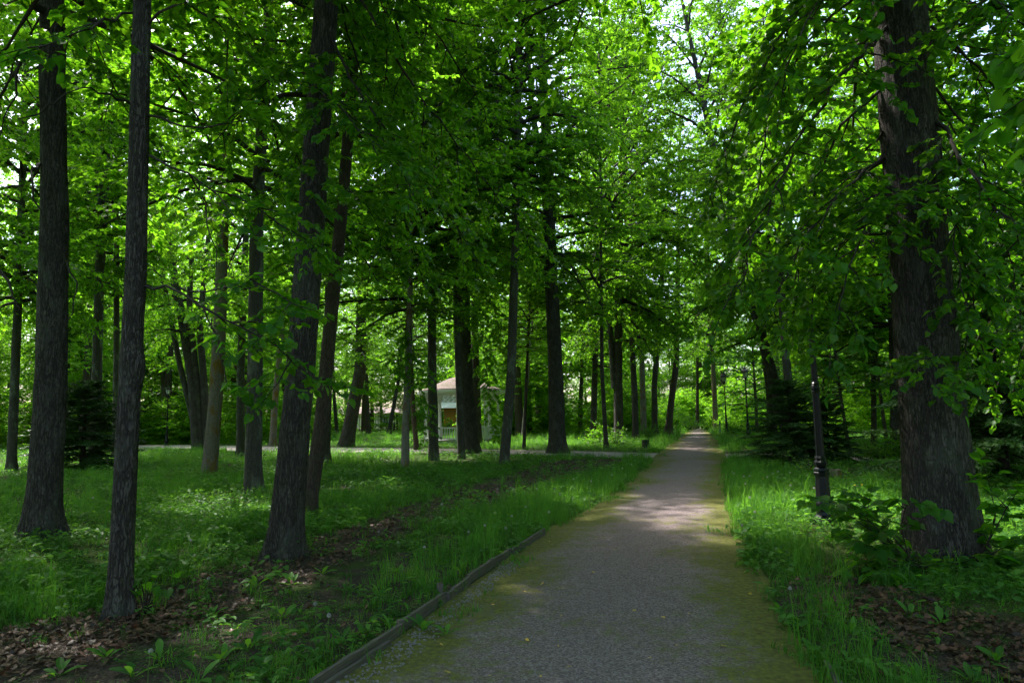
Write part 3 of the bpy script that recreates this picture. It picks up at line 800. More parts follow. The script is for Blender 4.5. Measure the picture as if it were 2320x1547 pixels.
HEART1 = leaf_arrays([np.zeros((1, 3)), np.array([[1.0, 0, 0]]), np.array([[0, 1.0, 0]]), np.array([[0, 0, 1.0]]), np.ones(1)], 'heart', np.random.default_rng(0))
HEART_ME = mesh_np('leaf', HEART1[0], HEART1[1], M['linden_single'])
def proj(pos):
    q = (np.asarray(pos) - np.array([0, 0, CAMZ])) @ np.array(CAMR.to_3x3())
    return W / 2 + F * q[:, 0] / -q[:, 2], H / 2 - F * q[:, 1] / -q[:, 2], -q[:, 2]
def leaf_objects(root, base, fr, mask):
    pos, sx, fw, nz, sz = fr
    for i in np.nonzero(mask)[0]:
        o = link('leaf', HEART_ME, root)
        m = Matrix(((sx[i][0], fw[i][0], nz[i][0], 0), (sx[i][1], fw[i][1], nz[i][1], 0), (sx[i][2], fw[i][2], nz[i][2], 0), (0, 0, 0, 1)))
        o.matrix_local = Matrix.Translation(Vector(pos[i]) - base) @ m @ Matrix.Scale(float(sz[i]), 4)
def hang(key, seed, specs, size, single=0, nleaf=6):
    root, base, Y = T[key]
    wood, fr, rng = branch_set(seed, specs, size, nleaf=nleaf)
    wood.v = [v - np.array(base) for v in wood.v]
    link('branches', wood.mesh('branches', M['twig']), root)
    if fr is None: return
    u, v, d = proj(fr[0])
    inside = (u > 5) & (u < W - 5) & (v > 5) & (v < H - 5) & (d > 0)
    score = np.where(inside, fr[4] / np.maximum(d, 0.1), 0)
    mask = np.zeros(len(d), bool)
    if single:
        mask[np.argsort(-score)[:single]] = True; mask &= inside
        leaf_objects(root, base, fr, mask)
    rest = frames_sel(fr, ~mask); rest[0] = rest[0] - np.array(base)
    o = link('foliage', leaf_mesh('foliage', rest, 'heart', M['linden'], rng), root); o['kind'] = 'stuff'

def px(Y, *pts): return [P(u, v, (Y if not hasattr(Y, '__len__') else Y[min(i, len(Y) - 1)])) for i, (u, v) in enumerate(pts)]
Y38 = T[38][2]
sp38 = [
    (px([Y38, 6.4, 6.0, 5.8, 5.7], (2020, 60), (1900, 170), (1790, 360), (1700, 560), (1640, 700)), 0.035, 0.2, 0.8, 0.16),
    (px([Y38, 6.6, 6.5, 6.4], (2000, 350), (1900, 440), (1820, 540), (1740, 720)), 0.03, 0.15, 0.7, 0.18),
    (px([Y38, 7.0, 7.2, 7.2, 7.2], (2030, -150), (1880, -60), (1760, 90), (1660, 290), (1600, 470)), 0.04, 0.2, 0.85, 0.15),
    (px([Y38, 6.2, 6.0, 5.9], (1995, 420), (1950, 540), (1900, 690), (1880, 830)), 0.022, 0.1, 0.6, 0.2),
    (px([Y38, 7.4, 7.8, 8.0], (2000, 200), (1900, 280), (1830, 480), (1790, 740)), 0.028, 0.15, 0.8, 0.18),
    (px([Y38, 8.0, 8.6, 9.0], (2010, -60), (1850, 60), (1740, 260), (1680, 620)), 0.03, 0.2, 0.9, 0.16),
    (px([Y38, 6.2, 5.6], (2100, 100), (2210, 40), (2360, -10)), 0.04, 0.2, 0.7, 0.12),
    (px([Y38, 6.3, 5.9, 5.6], (2100, 240), (2190, 380), (2260, 480), (2350, 580)), 0.045, 0.25, 0.7, 0.16),
    (px([Y38, 6.8, 6.9, 7.0], (2110, 260), (2150, 440), (2200, 650), (2240, 860)), 0.022, 0.15, 0.6, 0.2),
    (px([Y38, 6.5, 6.5, 6.5], (2110, 330), (2160, 500), (2190, 700), (2180, 830)), 0.018, 0.3, 0.45, 0.2),
    (px([Y38, 7.2, 7.4, 7.5], (2120, 200), (2220, 330), (2290, 600), (2320, 820)), 0.024, 0.15, 0.7, 0.2),
    (px([Y38, 7.5, 8.0], (2110, 60), (2230, 160), (2350, 330)), 0.03, 0.15, 0.8, 0.15),
    (px([Y38, 7.8, 8.6, 9.0], (2110, 380), (2180, 520), (2260, 760), (2300, 900)), 0.024, 0.15, 0.8, 0.16),
    (px([Y38, 6.1, 5.9], (2030, 440), (2050, 455), (2085, 475)), 0.008, 0.1, 0.25, 0.15),
    (px([Y38, 5.9, 5.7], (2100, 800), (2095, 820), (2125, 880)), 0.007, 0.1, 0.22, 0.15),
    (px([Y38, 4.5, 3.2, 2.7, 2.6], (2090, -100), (2300, -160), (2480, -80), (2410, 60), (2345, 240)), 0.02, 0.66, 0.16, 0.1),
]
sp38 += [
    (px([Y38, 8.0, 8.2, 8.3], (2005, 360), (1930, 400), (1860, 470), (1825, 600)), 0.022, 0.1, 0.9, 0.15),
    (px([Y38, 7.6, 7.6], (2000, 480), (1900, 540), (1840, 680)), 0.02, 0.1, 0.8, 0.15),
    (px([Y38, 7.5, 8.2, 8.8], (2060, -80), (2160, -40), (2260, 60), (2360, 160)), 0.035, 0.1, 1.0, 0.12),
    (px([Y38, 8.5, 9.5, 10.2], (2070, -20), (2180, 120), (2270, 260), (2350, 420)), 0.03, 0.1, 1.1, 0.12),
    (px([Y38, 9.0, 10.0, 10.8], (2080, 200), (2170, 300), (2260, 440), (2340, 640)), 0.03, 0.1, 1.1, 0.14),
    (px([Y38, 6.0, 5.2], (2070, -60), (2190, -60), (2330, 60)), 0.025, 0.1, 0.8, 0.14),
    (px([Y38, 8.0, 9.4, 10.4], (2020, -160), (1880, -60), (1760, 80), (1640, 250)), 0.035, 0.15, 1.1, 0.12),
    (px([Y38, 9.0, 10.5, 11.5], (2010, 60), (1900, 130), (1800, 250), (1720, 420)), 0.03, 0.1, 1.2, 0.13),
    (px([Y38, 6.0, 5.6, 5.4], (2020, -160), (1920, -80), (1830, 40), (1760, 190)), 0.03, 0.15, 0.9, 0.13),
    (px([Y38, 8.5, 9.5], (2000, 300), (1930, 380), (1880, 560)), 0.024, 0.1, 1.0, 0.15),
]
hang(38, 77, sp38, 0.076, 300, 10)
Y3, Y2, Y1, Y4 = T[3][2], T[2][2], T[1][2], T[4][2]
sp3 = [
    (px([Y3, 7.9, 8.2, 8.6, 9.0], (745, -120), (850, 60), (960, 230), (1090, 400), (1200, 540)), 0.035, 0.25, 0.9, 0.12),
    (px([Y3, 7.6, 7.6, 7.8, 8.0], (740, 60), (800, 190), (900, 330), (1000, 460), (1090, 600)), 0.028, 0.15, 0.8, 0.13),
    (px([Y3, 8.0, 8.8, 9.4, 10.0], (750, -220), (880, -80), (990, 70), (1070, 200), (1130, 330)), 0.035, 0.25, 0.8, 0.12),
    (px([Y3, 7.0, 6.8, 6.7], (722, 200), (740, 230), (850, 320), (950, 440)), 0.02, 0.1, 0.6, 0.12),
    (px([Y3, 6.9, 6.8], (715, 330), (690, 420), (720, 560)), 0.014, 0.3, 0.4, 0.16),
    (px([Y3, 7.2, 7.4, 7.6], (730, 120), (650, 150), (560, 230), (480, 330)), 0.02, 0.2, 0.6, 0.12),
    (px([Y3, 9.2, 10.0, 10.8], (745, -60), (830, 200), (900, 420), (960, 640)), 0.025, 0.25, 0.8, 0.14),
]
hang(3, 78, sp3, 0.076, 200, 10)
sp2 = [
    (px([Y2, 5.5, 5.6, 5.8], (335, 262), (420, 285), (500, 292), (575, 270)), 0.018, 0.75, 0.3, 0.1),
    (px([Y2, 5.4, 5.5, 5.7, 5.8], (338, 352), (390, 372), (470, 420), (560, 470), (690, 540)), 0.018, 0.35, 0.7, 0.08),
    (px([Y2, 5.4, 5.4], (448, 408), (470, 480), (490, 610)), 0.012, None, 0, 0),
    (px([Y2, 5.3, 5.3, 5.4, 5.4], (330, 648), (395, 648), (470, 710), (560, 750), (720, 860)), 0.02, 0.35, 0.8, 0.06),
    (px([5.35, 5.3, 5.3], (480, 720), (500, 830), (545, 885)), 0.008, 0.8, 0.2, 0.1),
    (px([5.35, 5.4, 5.4], (430, 660), (560, 640), (700, 700)), 0.012, 0.25, 0.7, 0.06),
    (px([Y2, 5.2, 5.1], (300, 240), (215, 195), (150, 212)), 0.02, None, 0, 0),
    (px([5.1, 5.05], (150, 212), (55, 278)), 0.014, None, 0, 0),
    (px([Y2, 5.6, 6.0], (330, 60), (420, -10), (560, 120)), 0.02, 0.4, 0.6, 0.1),
    (px([Y2, 5.0, 4.8], (305, 30), (200, 60), (60, 120)), 0.018, 0.5, 0.5, 0.1),
]
hang(2, 79, sp2, 0.075, 150, 8)
sp1 = [
    (px([Y1, 9.0, 8.9], (92, 112), (45, 140), (-20, 260)), 0.05, None, 0, 0),
    (px([8.9, 8.7, 8.6], (45, 140), (30, 210), (-10, 330)), 0.03, None, 0, 0),
    (px([Y1, 8.6, 8.5, 8.5], (95, 368), (66, 395), (80, 480), (150, 590)), 0.035, None, 0, 0),
    (px([8.5, 8.4, 8.4], (150, 590), (185, 680), (130, 760)), 0.018, None, 0, 0),
    (px([8.6, 8.5, 8.4], (-30, 560), (20, 640), (45, 700)), 0.05, None, 0, 0),
    (px([Y1, 9.4, 9.8], (140, 60), (230, 150), (330, 330)), 0.025, 0.3, 0.8, 0.12),
    (px([Y1, 9.4, 9.8], (90, 40), (20, 160), (-40, 380)), 0.025, 0.3, 0.8, 0.12),
]
hang(1, 80, sp1, 0.08, 0, 10)
sp4 = [
    (px([Y4, 10.5, 11, 11.5], (800, 60), (880, 180), (980, 330), (1060, 520)), 0.03, 0.1, 1.0, 0.1),
    (px([Y4, 10.0, 10.5], (775, 420), (830, 460), (900, 600)), 0.018, 0.1, 0.7, 0.12),
    (px([Y4, 10.0, 10.5], (765, 560), (700, 600), (640, 720)), 0.018, 0.2, 0.7, 0.12),
    (px([Y4, 11, 12], (790, 260), (690, 330), (590, 470)), 0.02, 0.2, 0.8, 0.12),
]
hang(4, 81, sp4, 0.08, 0, 10)
Y23 = T[23][2]
hang(23, 82, [(px([Y23, Y23 - 0.6, Y23 - 0.9, Y23 - 1.0], (1062, 640), (1092, 760), (1108, 880), (1118, 985)), 0.03, 0.15, 0.9, 0.14),
              (px([Y23, Y23 + 0.6, Y23 + 0.8], (1062, 600), (1120, 700), (1150, 850)), 0.03, 0.15, 0.9, 0.14)], 0.12, 0, 8)
Y19 = T[19][2]
hang(19, 83, [(px([Y19, Y19 - 0.4, Y19 - 0.5], (926, 720), (945, 850), (965, 980)), 0.02, 0.2, 0.7, 0.14), (px([Y19, Y19 - 0.3], (926, 700), (895, 860)), 0.02, 0.2, 0.6, 0.14)], 0.10, 0, 7)

# ------------------------------------------------------------------ woodland all round (too far or outside the view: one mass)
def gn_scatter(name, pts, idx, rot, scl, protos, zsc=None):
    me = bpy.data.meshes.new(name); me.vertices.add(len(pts)); me.vertices.foreach_set('co', np.ascontiguousarray(pts, np.float32).ravel())
    for nm, ty, arr in (('idx', 'INT', np.asarray(idx, np.int32)), ('rot', 'FLOAT', np.asarray(rot, np.float32)), ('scl', 'FLOAT', np.asarray(scl, np.float32)),
                        ('tilt', 'FLOAT', np.asarray(zsc if zsc is not None else np.zeros(len(pts)), np.float32))):
        a = me.attributes.new(nm, ty, 'POINT'); a.data.foreach_set('value', arr)
    o = link(name, me); o['kind'] = 'stuff'
    pc = bpy.data.collections.new(name + '_kinds')
    for k, (pm) in enumerate(protos):
        q = bpy.data.objects.new('%s_%02d' % (name, k), pm); pc.objects.link(q)
    ng = bpy.data.node_groups.new(name, 'GeometryNodeTree')
    ng.interface.new_socket('Geometry', in_out='INPUT', socket_type='NodeSocketGeometry')
    ng.interface.new_socket('Geometry', in_out='OUTPUT', socket_type='NodeSocketGeometry')
    A = ng.nodes.new; Lk = ng.links.new
    gi, go = A('NodeGroupInput'), A('NodeGroupOutput')
    ci = A('GeometryNodeCollectionInfo'); ci.inputs['Collection'].default_value = pc
    ci.inputs['Separate Children'].default_value = True; ci.inputs['Reset Children'].default_value = True
    m2p = A('GeometryNodeMeshToPoints')
    ip = A('GeometryNodeInstanceOnPoints'); ip.inputs['Pick Instance'].default_value = True
    def na(n, t):
        x = A('GeometryNodeInputNamedAttribute'); x.data_type = t; x.inputs['Name'].default_value = n; return x.outputs['Attribute']
    cx = A('ShaderNodeCombineXYZ'); Lk(na('rot', 'FLOAT'), cx.inputs['Z']); Lk(na('tilt', 'FLOAT'), cx.inputs['X'])
    er = A('FunctionNodeEulerToRotation'); Lk(cx.outputs[0], er.inputs[0])
    Lk(gi.outputs[0], m2p.inputs['Mesh']); Lk(m2p.outputs[0], ip.inputs['Points']); Lk(ci.outputs[0], ip.inputs['Instance'])
    Lk(na('idx', 'INT'), ip.inputs['Instance Index']); Lk(er.outputs[0], ip.inputs['Rotation']); Lk(na('scl', 'FLOAT'), ip.inputs['Scale'])
    Lk(ip.outputs[0], go.inputs[0])
    md = o.modifiers.new('scatter', 'NODES'); md.node_group = ng
    return o

def forest_proto(k, cb, tot):
    lm, wm = CROWNS[k]
    def co(me, kz):
        a = np.empty(len(me.vertices) * 3, np.float32); me.vertices.foreach_get('co', a); a = a.reshape(-1, 3).copy(); a[:, 2] = cb + a[:, 2] * kz; return a
    kz = (tot - cb) / 12.0
    lv = co(lm, kz); li = np.empty(len(lm.loops), np.int32); lm.loops.foreach_get('vertex_index', li); li = li.reshape(-1, 3)
    rn = np.empty(len(lm.polygons), np.float32); lm.attributes['rnd'].data.foreach_get('value', rn)
    pts = np.array([[0, 0, -0.3], [0.02, 0, 0.4], [0.1, 0.05, 4], [0, 0, cb + 3], [0, 0, tot]]); tv, tf = tube_np(pts, [0.32, 0.24, 0.2, 0.15, 0.02], 9)
    tt = np.concatenate([tf[:, [0, 1, 2]], tf[:, [0, 2, 3]]])
    v = np.concatenate([lv, tv]); t = np.concatenate([li, tt + len(lv)])
    return mesh_np('woodland_tree', v, t, [M['far'], M['bark_brown']], np.r_[rn, np.zeros(len(tt))], np.r_[np.zeros(len(li)), np.ones(len(tt))])
FP = [forest_proto(0, 4.0, 19), forest_proto(1, 3.0, 17), forest_proto(2, 5.0, 21), forest_proto(3, 2.2, 15)]
rng = np.random.default_rng(7)
pts = []
def far_ok(x, y):
    if path_d(np.array([x]), np.array([y]))[0] < 6.0 and y < 92: return False
    a = math.degrees(math.atan2(x, y)); d = math.hypot(x, y)
    if abs(a) < 42 and y > 0:
        if d < 53: return False
        if -17 < a < -4 and d < 75: return False     # the sunny lawn behind the gazebo
        return True
    return d > 13 and not (y > -4 and abs(x) < 14)
cand = []
for _ in range(6000):
    if len(cand) > 225: break
    if rng.random() < 0.68:
        a = math.radians(rng.uniform(-47, 47)); d = rng.uniform(53, 118); x, y = d * math.sin(a), d * math.cos(a)
    else:
        x, y = rng.uniform(-38, 38), rng.uniform(-22, 30)
    if not far_ok(x, y): continue
    if any((x - q[0]) ** 2 + (y - q[1]) ** 2 < 4.8 ** 2 for q in cand): continue
    if any((x - b[1].x) ** 2 + (y - b[1].y) ** 2 < 4.0 ** 2 for b in T.values()): continue
    cand.append((x, y))
for yy in (88, 94, 101, 108): cand.append((float(path_l(yy)) + float(rng.uniform(-1, 4)), float(yy)))
n = len(cand)
def under_proto(seed):
    w_, f_, r_ = gen_crown(seed, 3.6, 2.3, 26, 9, 0.17, 0.06, 0.0, 0.95, 0.3, 0.22)
    return leaf_mesh('undergrowth', f_, 'simple', M['far'], r_)
FP += [under_proto(901), under_proto(902)]
und = []
for _ in range(9000):
    if len(und) > 330: break
    a = rng.uniform(-48, 48); d = rng.uniform(52, 112); x, y = d * math.sin(math.radians(a)), d * math.cos(math.radians(a))
    if path_d(np.array([x]), np.array([y]))[0] < 1.8 and y < 85: continue
    if -17 < a < -3 and d < 76: continue
    if -14 < a < -8 and rng.random() < 0.8: continue
    if any((x - q[0]) ** 2 + (y - q[1]) ** 2 < 2.2 ** 2 for q in und): continue
    und.append((x, y))
for yy in np.linspace(80, 112, 22):
    und.append((float(rng.uniform(path_l(yy) - 4, path_r(yy) + 4)), float(yy)))
o = gn_scatter('far_woodland', np.array([(x, y, -0.1) for x, y in cand + und]), np.r_[rng.integers(0, 4, n), rng.integers(4, 6, len(und))], rng.uniform(0, 6.28, n + len(und)),
               np.r_[rng.uniform(1.0, 1.5, n), rng.uniform(0.6, 1.25, len(und))], FP)
tag(o, 'green mass of far trees closing off the park behind lawn and paths', 'woodland')

# ------------------------------------------------------------------ gazebo
def gazebo():
    c = G(1047, 1003); R = 2.22
    root = thing('gazebo', 'white octagonal garden gazebo with balustrade and leaf-strewn domed roof', 'gazebo', c, math.radians(22.5 - 2))
    b = MB(); b.lathe([(2.5, -0.05), (2.5, 0.12)], 8, phase=PI / 8); b.lathe([(2.36, 0.12), (2.36, 0.2)], 8, phase=PI / 8)
    link('plinth', b.mesh('plinth', M['stone']), root)
    ang = [k * PI / 4 + PI / 8 for k in range(8)]
    cor = [Vector((R * math.cos(a), R * math.sin(a), 0)) for a in ang]
    cm = MB(); cm.box((0, 0, 0.55), (0.2, 0.2, 0.7)); cm.box((0, 0, 0.94), (0.25, 0.25, 0.08)); cm.box((0, 0, 1.95), (0.14, 0.14, 1.94)); cm.box((0, 0, 2.9), (0.2, 0.2, 0.08))
    cme = cm.mesh('column', M['white'])
    bm_ = MB(); bm_.lathe([(0.032, 0), (0.032, 0.05), (0.02, 0.08), (0.042, 0.2), (0.045, 0.26), (0.02, 0.42), (0.03, 0.5), (0.03, 0.56)], 8)
    bme = bm_.mesh('baluster', M['white'], True)
    side = (cor[1] - cor[0]).length
    rm = MB(); rm.box((0, 0, 0), (side - 0.2, 0.1, 0.07)); rme = rm.mesh('rail', M['white'])
    lm = MB()
    lm.box((0, 0, 0.17), (side - 0.16, 0.04, 0.035)); lm.box((0, 0, -0.17), (side - 0.16, 0.04, 0.035))
    nx = 5
    for j in range(nx):
        x = (j - (nx - 1) / 2) * (side - 0.2) / nx; w = (side - 0.2) / nx
        for sg in (-1, 1):
            lm.box((x, 0, 0), (math.hypot(w, 0.31) - 0.02, 0.028, 0.028), Matrix.Rotation(sg * math.atan2(0.31, w), 3, 'Y'))
        lm.box((x + w / 2, 0, 0), (0.028, 0.032, 0.31))
    lme = lm.mesh('lattice', M['white'])
    for k in range(8):
        col = link('column', cme, root, cor[k], (0, 0, ang[k]))
        a, d = cor[k], cor[(k + 1) % 8]; mid = (a + d) / 2; rz = math.atan2((d - a).y, (d - a).x)
        link('lattice', lme, root, mid + Vector((0, 0, 2.68)), (0, 0, rz))
        bpy.context.view_layer.update()
        wm = Matrix.Rotation(math.radians(20.5), 4, 'Z') @ mid
        if k == 1: continue                                   # the entrance at the far side
        top = link('rail', rme, root, mid + Vector((0, 0, 0.95)), (0, 0, rz))
        link('rail', rme, root, mid + Vector((0, 0, 0.32)), (0, 0, rz))
        nb = 9
        for j in range(nb):
            t = (j + 1) / (nb + 1); t = 0.07 + 0.86 * (j + 0.5) / nb
            link('baluster', bme, root, a.lerp(d, t) + Vector((0, 0, 0.355)))
    f = MB(); f.lathe([(2.62, 2.94), (2.66, 2.96), (2.68, 3.13), (2.6, 3.14)], 24); link('fascia', f.mesh('fascia', M['white']), root)
    r = MB(); r.lathe([(2.64, 3.145), (2.3, 3.25), (1.9, 3.38), (1.55, 3.55), (1.2, 3.72), (0.8, 3.88), (0.4, 3.98), (0.06, 4.02)], 32)
    rf = link('roof', r.mesh('roof', M['roof'], True), root)
    fi = MB(); fi.lathe([(0.1, 3.98), (0.05, 4.06), (0.09, 4.13), (0.02, 4.28)], 10); link('finial', fi.mesh('finial', M['white'], True), rf)
gazebo()

# ------------------------------------------------------------------ park lamps
def lamp_protos():
    d = {}
    b = MB(); b.box((0, 0, 0.035), (0.27, 0.27, 0.07)); b.lathe([(0.125, 0.07), (0.115, 0.1), (0.095, 0.13), (0.085, 0.17), (0.1, 0.2), (0.125, 0.235), (0.128, 0.28), (0.105, 0.33), (0.088, 0.36)], 8, phase=PI / 8)
    d['base'] = b.mesh('base', M['iron'])
    s = MB(); s.lathe([(0.088, 0.36), (0.086, 0.4), (0.078, 0.64), (0.092, 0.66), (0.095, 0.69), (0.085, 0.705), (0.092, 0.72), (0.085, 0.745), (0.06, 0.76)], 8, phase=PI / 8)
    d['pedestal'] = s.mesh('pedestal', M['iron'])
    cp = MB(); cp.lathe([(0.058, 0.76), (0.074, 0.79), (0.078, 0.83), (0.06, 0.86), (0.066, 0.885), (0.055, 0.91), (0.05, 0.92)], 16, flute=0.12)
    d['capital'] = cp.mesh('capital', M['iron'])
    p = MB(); p.lathe([(0.05, 0.92), (0.046, 1.3), (0.041, 1.78)], 20, flute=0.07); p.lathe([(0.034, 1.9), (0.03, 2.6), (0.026, 3.42)], 20, flute=0.07)
    d['post'] = p.mesh('post', M['iron'])
    co = MB(); co.lathe([(0.042, 1.77), (0.05, 1.79), (0.045, 1.805), (0.052, 1.83), (0.048, 1.87), (0.04, 1.885), (0.046, 1.9), (0.033, 1.92)], 16)
    d['collar'] = co.mesh('collar', M['iron']); co = MB()
    co.lathe([(0.027, 3.4), (0.045, 3.43), (0.04, 3.46), (0.06, 3.5), (0.075, 3.53)], 12)
    d['neck'] = co.mesh('neck', M['iron'])
    g = MB(); g.lathe([(0.085, 3.55), (0.165, 3.88)], 6); d['lantern_glass'] = g.mesh('lantern_glass', M['glass'])
    fr = MB()
    fr.lathe([(0.075, 3.52), (0.1, 3.54), (0.1, 3.56), (0.08, 3.57)], 6)
    for k in range(6):
        a = k * PI / 3
        fr.tube([(0.092 * math.cos(a), 0.092 * math.sin(a), 3.55), (0.175 * math.cos(a), 0.175 * math.sin(a), 3.89)], [0.008, 0.008], 4)
    d['lantern_frame'] = fr.mesh('lantern_frame', M['iron'])
    rf = MB(); rf.lathe([(0.165, 3.87), (0.235, 3.89), (0.235, 3.92), (0.2, 3.97), (0.12, 4.03), (0.07, 4.06), (0.075, 4.1), (0.04, 4.13), (0.02, 4.15), (0.025, 4.18), (0.004, 4.24)], 12)
    d['lantern_roof'] = rf.mesh('lantern_roof', M['iron'])
    return d
LP = lamp_protos()
def lamp(label, u, v, rz, tilt=(0, 0)):
    b = G(u, v); b.z = float(gz(b.x, b.y))
    r = thing('park_lamp', label, 'lamp', b, rz, 'black cast iron park lamps'); r.rotation_euler = (tilt[0], tilt[1], rz)
    for n_, m_ in LP.items(): link(n_, m_, r, scale=(1.15, 1.15, 1.0))
lamp('black cast iron lamp post nearest the viewer, its lantern hidden in leaves', 1870, 1190, 0.4, (0, -0.008))
lamp('black lamp with pale lantern on the path verge beyond the dark spruce', 1696, 992, 0.1)
lamp('black lamp with pale lantern on the cross path beside the birch', 377, 1008, 0.7)
lamp('small far lamp on the bright lawn left of the gazebo', 893, 977, 0.2)
lamp('farthest lamp post, on the right verge near the end of the path', 1647, 986, 0.5)

# ------------------------------------------------------------------ litter bin, blue post, stump, fence, far buildings
def litter_bin():
    b = G(1463, 1018); r = thing('litter_bin', 'small dark metal litter bin beside the cross path', 'bin', b, 0.25)
    m = MB(); w, h0, h1 = 0.14, 0.07, 0.4
    m.lathe([(w * 0.86, h0), (w, h0 + 0.02), (w * 1.08, h1)], 4, phase=PI / 4); link('body', m.mesh('body', M['bin']), r)
    m = MB()
    for sx, sy in ((0, 1), (1, 0), (0, -1), (-1, 0)):
        m.box((sx * 0.112, sy * 0.112, h1), (0.025 if sx else 0.25, 0.025 if sy else 0.25, 0.03))
    link('rim', m.mesh('rim', M['bin']), r)
    for sx in (-1, 1):
        m = MB(); m.tube([(sx * 0.17, 0.0, -0.03), (sx * 0.17, 0, 0.46)], [0.012, 0.012], 6); m.tube([(sx * 0.17, 0, 0.28), (sx * 0.09, 0, 0.28)], [0.01, 0.01], 6)
        m.box((sx * 0.17, 0, 0.006), (0.06, 0.1, 0.01)); link('leg', m.mesh('leg', M['bin']), r)
litter_bin()
m = MB(); m.lathe([(0.05, -0.02), (0.05, 0.8), (0.065, 0.82), (0.065, 0.9), (0.03, 0.95)], 12)
tag(link('bollard', m.mesh('bollard', M['blue']), loc=G(1632, 982)), 'slim dark blue post beside the far path end', 'post')
def stump():
    rg = np.random.default_rng(5); m = MB(); n = 14; prof = [(0.2, -0.05), (0.15, 0.04), (0.125, 0.12), (0.12, 0.2)]
    m.lathe(prof, n); me = m.mesh('tree_stump', M['bark_mossy'])
    for v in me.vertices:
        k = 1 + 0.18 * math.sin(3 * math.atan2(v.co.y, v.co.x)) + rg.normal(0, 0.05); v.co.x *= k; v.co.y *= k
        if v.co.z > 0.15: v.co.z += rg.normal(0, 0.015)
    tag(link('tree_stump', me, loc=G(1895, 1083)), 'small pale sawn stump in the grass behind the nearest lamp', 'stump')
stump()
def fence():
    a, b = P(560, 960, 100), P(1010, 955, 88); a.z = b.z = 0
    root = thing('park_fence', 'dark iron bar fence far beyond the lawn left of the gazebo', 'fence', a)
    d = (b - a); Lf = d.length; rz = math.atan2(d.y, d.x); root.rotation_euler = (0, 0, rz)
    bar = MB(); bar.box((0, 0, 1.0), (0.05, 0.05, 2.0)); bar.lathe([(0.04, 2.0), (0.002, 2.15)], 4)
    bme = bar.mesh('bar', M['iron']); post = MB(); post.box((0, 0, 1.1), (0.2, 0.2, 2.2)); post.box((0, 0, 2.24), (0.26, 0.26, 0.08)); pme = post.mesh('post', M['iron'])
    n = int(Lf / 0.42)
    for k in range(n):
        if k % 10 == 0: link('post', pme, root, (k * 0.42, 0, 0))
        else: link('bar', bme, root, (k * 0.42, 0, 0))
    for z in (0.3, 1.8):
        r = MB(); r.box((Lf / 2, 0, z), (Lf, 0.035, 0.06)); link('rail', r.mesh('rail', M['iron']), root)
fence()
def house(name, label, u0, u1, Y, hgt, wallm, roofm, nwin, depth=7.0, dz=1.6):
    a, b = P(u0, 940, Y), P(u1, 940, Y); w = b.x - a.x
    r = thing(name, label, 'building', (a.x + w / 2, Y, 0))
    m = MB(); m.box((0, depth / 2, hgt / 2), (w, depth, hgt)); link('wall', m.mesh('wall', M[wallm]), r)
    m = MB(); m.add([(-w / 2 - 0.4, -0.5, hgt - 0.05), (w / 2 + 0.4, -0.5, hgt - 0.05), (w / 2 + 0.4, depth + 0.5, hgt - 0.05), (-w / 2 - 0.4, depth + 0.5, hgt - 0.05), (-w / 2 - 0.4, depth / 2, hgt + dz), (w / 2 + 0.4, depth / 2, hgt + dz)],
                    [(0, 1, 5, 4), (2, 3, 4, 5), (0, 4, 3), (1, 2, 5), (3, 2, 1, 0)]); link('roof', m.mesh('roof', M[roofm]), r)
    for k in range(nwin):
        x = -w / 2 + w * (k + 0.5) / nwin
        fm = MB()
        for sx, sz, cx, cz in ((1.1, 0.09, 0, 0.7), (1.1, 0.09, 0, -0.7), (0.09, 1.31, -0.505, 0), (0.09, 1.31, 0.505, 0), (0.06, 1.31, 0, 0)): fm.box((cx, 0, cz), (sx, 0.12, sz))
        wdw = link('window', fm.mesh('window', M['white']), r, (x, -0.03, hgt * 0.52))
        g = MB(); g.box((0, 0.03, 0), (0.92, 0.04, 1.31)); link('pane', g.mesh('pane', M['dark_glass']), wdw)
    if wallm == 'orange':
        for k in range(int(hgt / 0.2)):
            p = MB(); p.box((0, -0.02, 0), (w + 0.06, 0.05, 0.185)); link('board', p.mesh('board', M['orange']), r, (0, -0.01, 0.1 + k * 0.2))
house('timber_cabin', 'orange stained timber cabin with pale roof glimpsed through the gazebo', 1006, 1040, 74, 2.6, 'orange', 'tin', 0)
house('pale_building', 'long cream building beyond the far iron fence', 720, 960, 128, 2.6, 'cream', 'roof', 7, dz=1.0)

# ------------------------------------------------------------------ timber edging
def plank(root, a, b, z0, z1, thick=0.035, seed=0):
    rg = np.random.default_rng(seed); d = b - a; L_ = d.length; n = 8
    m = MB(); vs = []
    for k in range(n + 1):
        x = L_ * k / n; o = rg.normal(0, 0.002); t = rg.normal(0, 0.003)
        vs += [(x, -thick / 2 + o, z0), (x, thick / 2 + o, z0), (x, thick / 2 + o - 0.003, z1 + t), (x, -thick / 2 + o + 0.003, z1 + t)]
    fs = []
    for k in range(n):
        q = k * 4
        for j in range(4): fs.append((q + j, q + 4 + j, q + 4 + (j + 1) % 4, q + (j + 1) % 4))
    fs += [(0, 1, 2, 3), (n * 4 + 3, n * 4 + 2, n * 4 + 1, n * 4)]
    m.add(vs, fs)
    o = link('plank', m.mesh('plank', M['wood']), root, a - root.location); o.rotation_euler = (rg.normal(0, 0.05), rg.normal(0, 0.006), math.atan2(d.y, d.x))
    return o
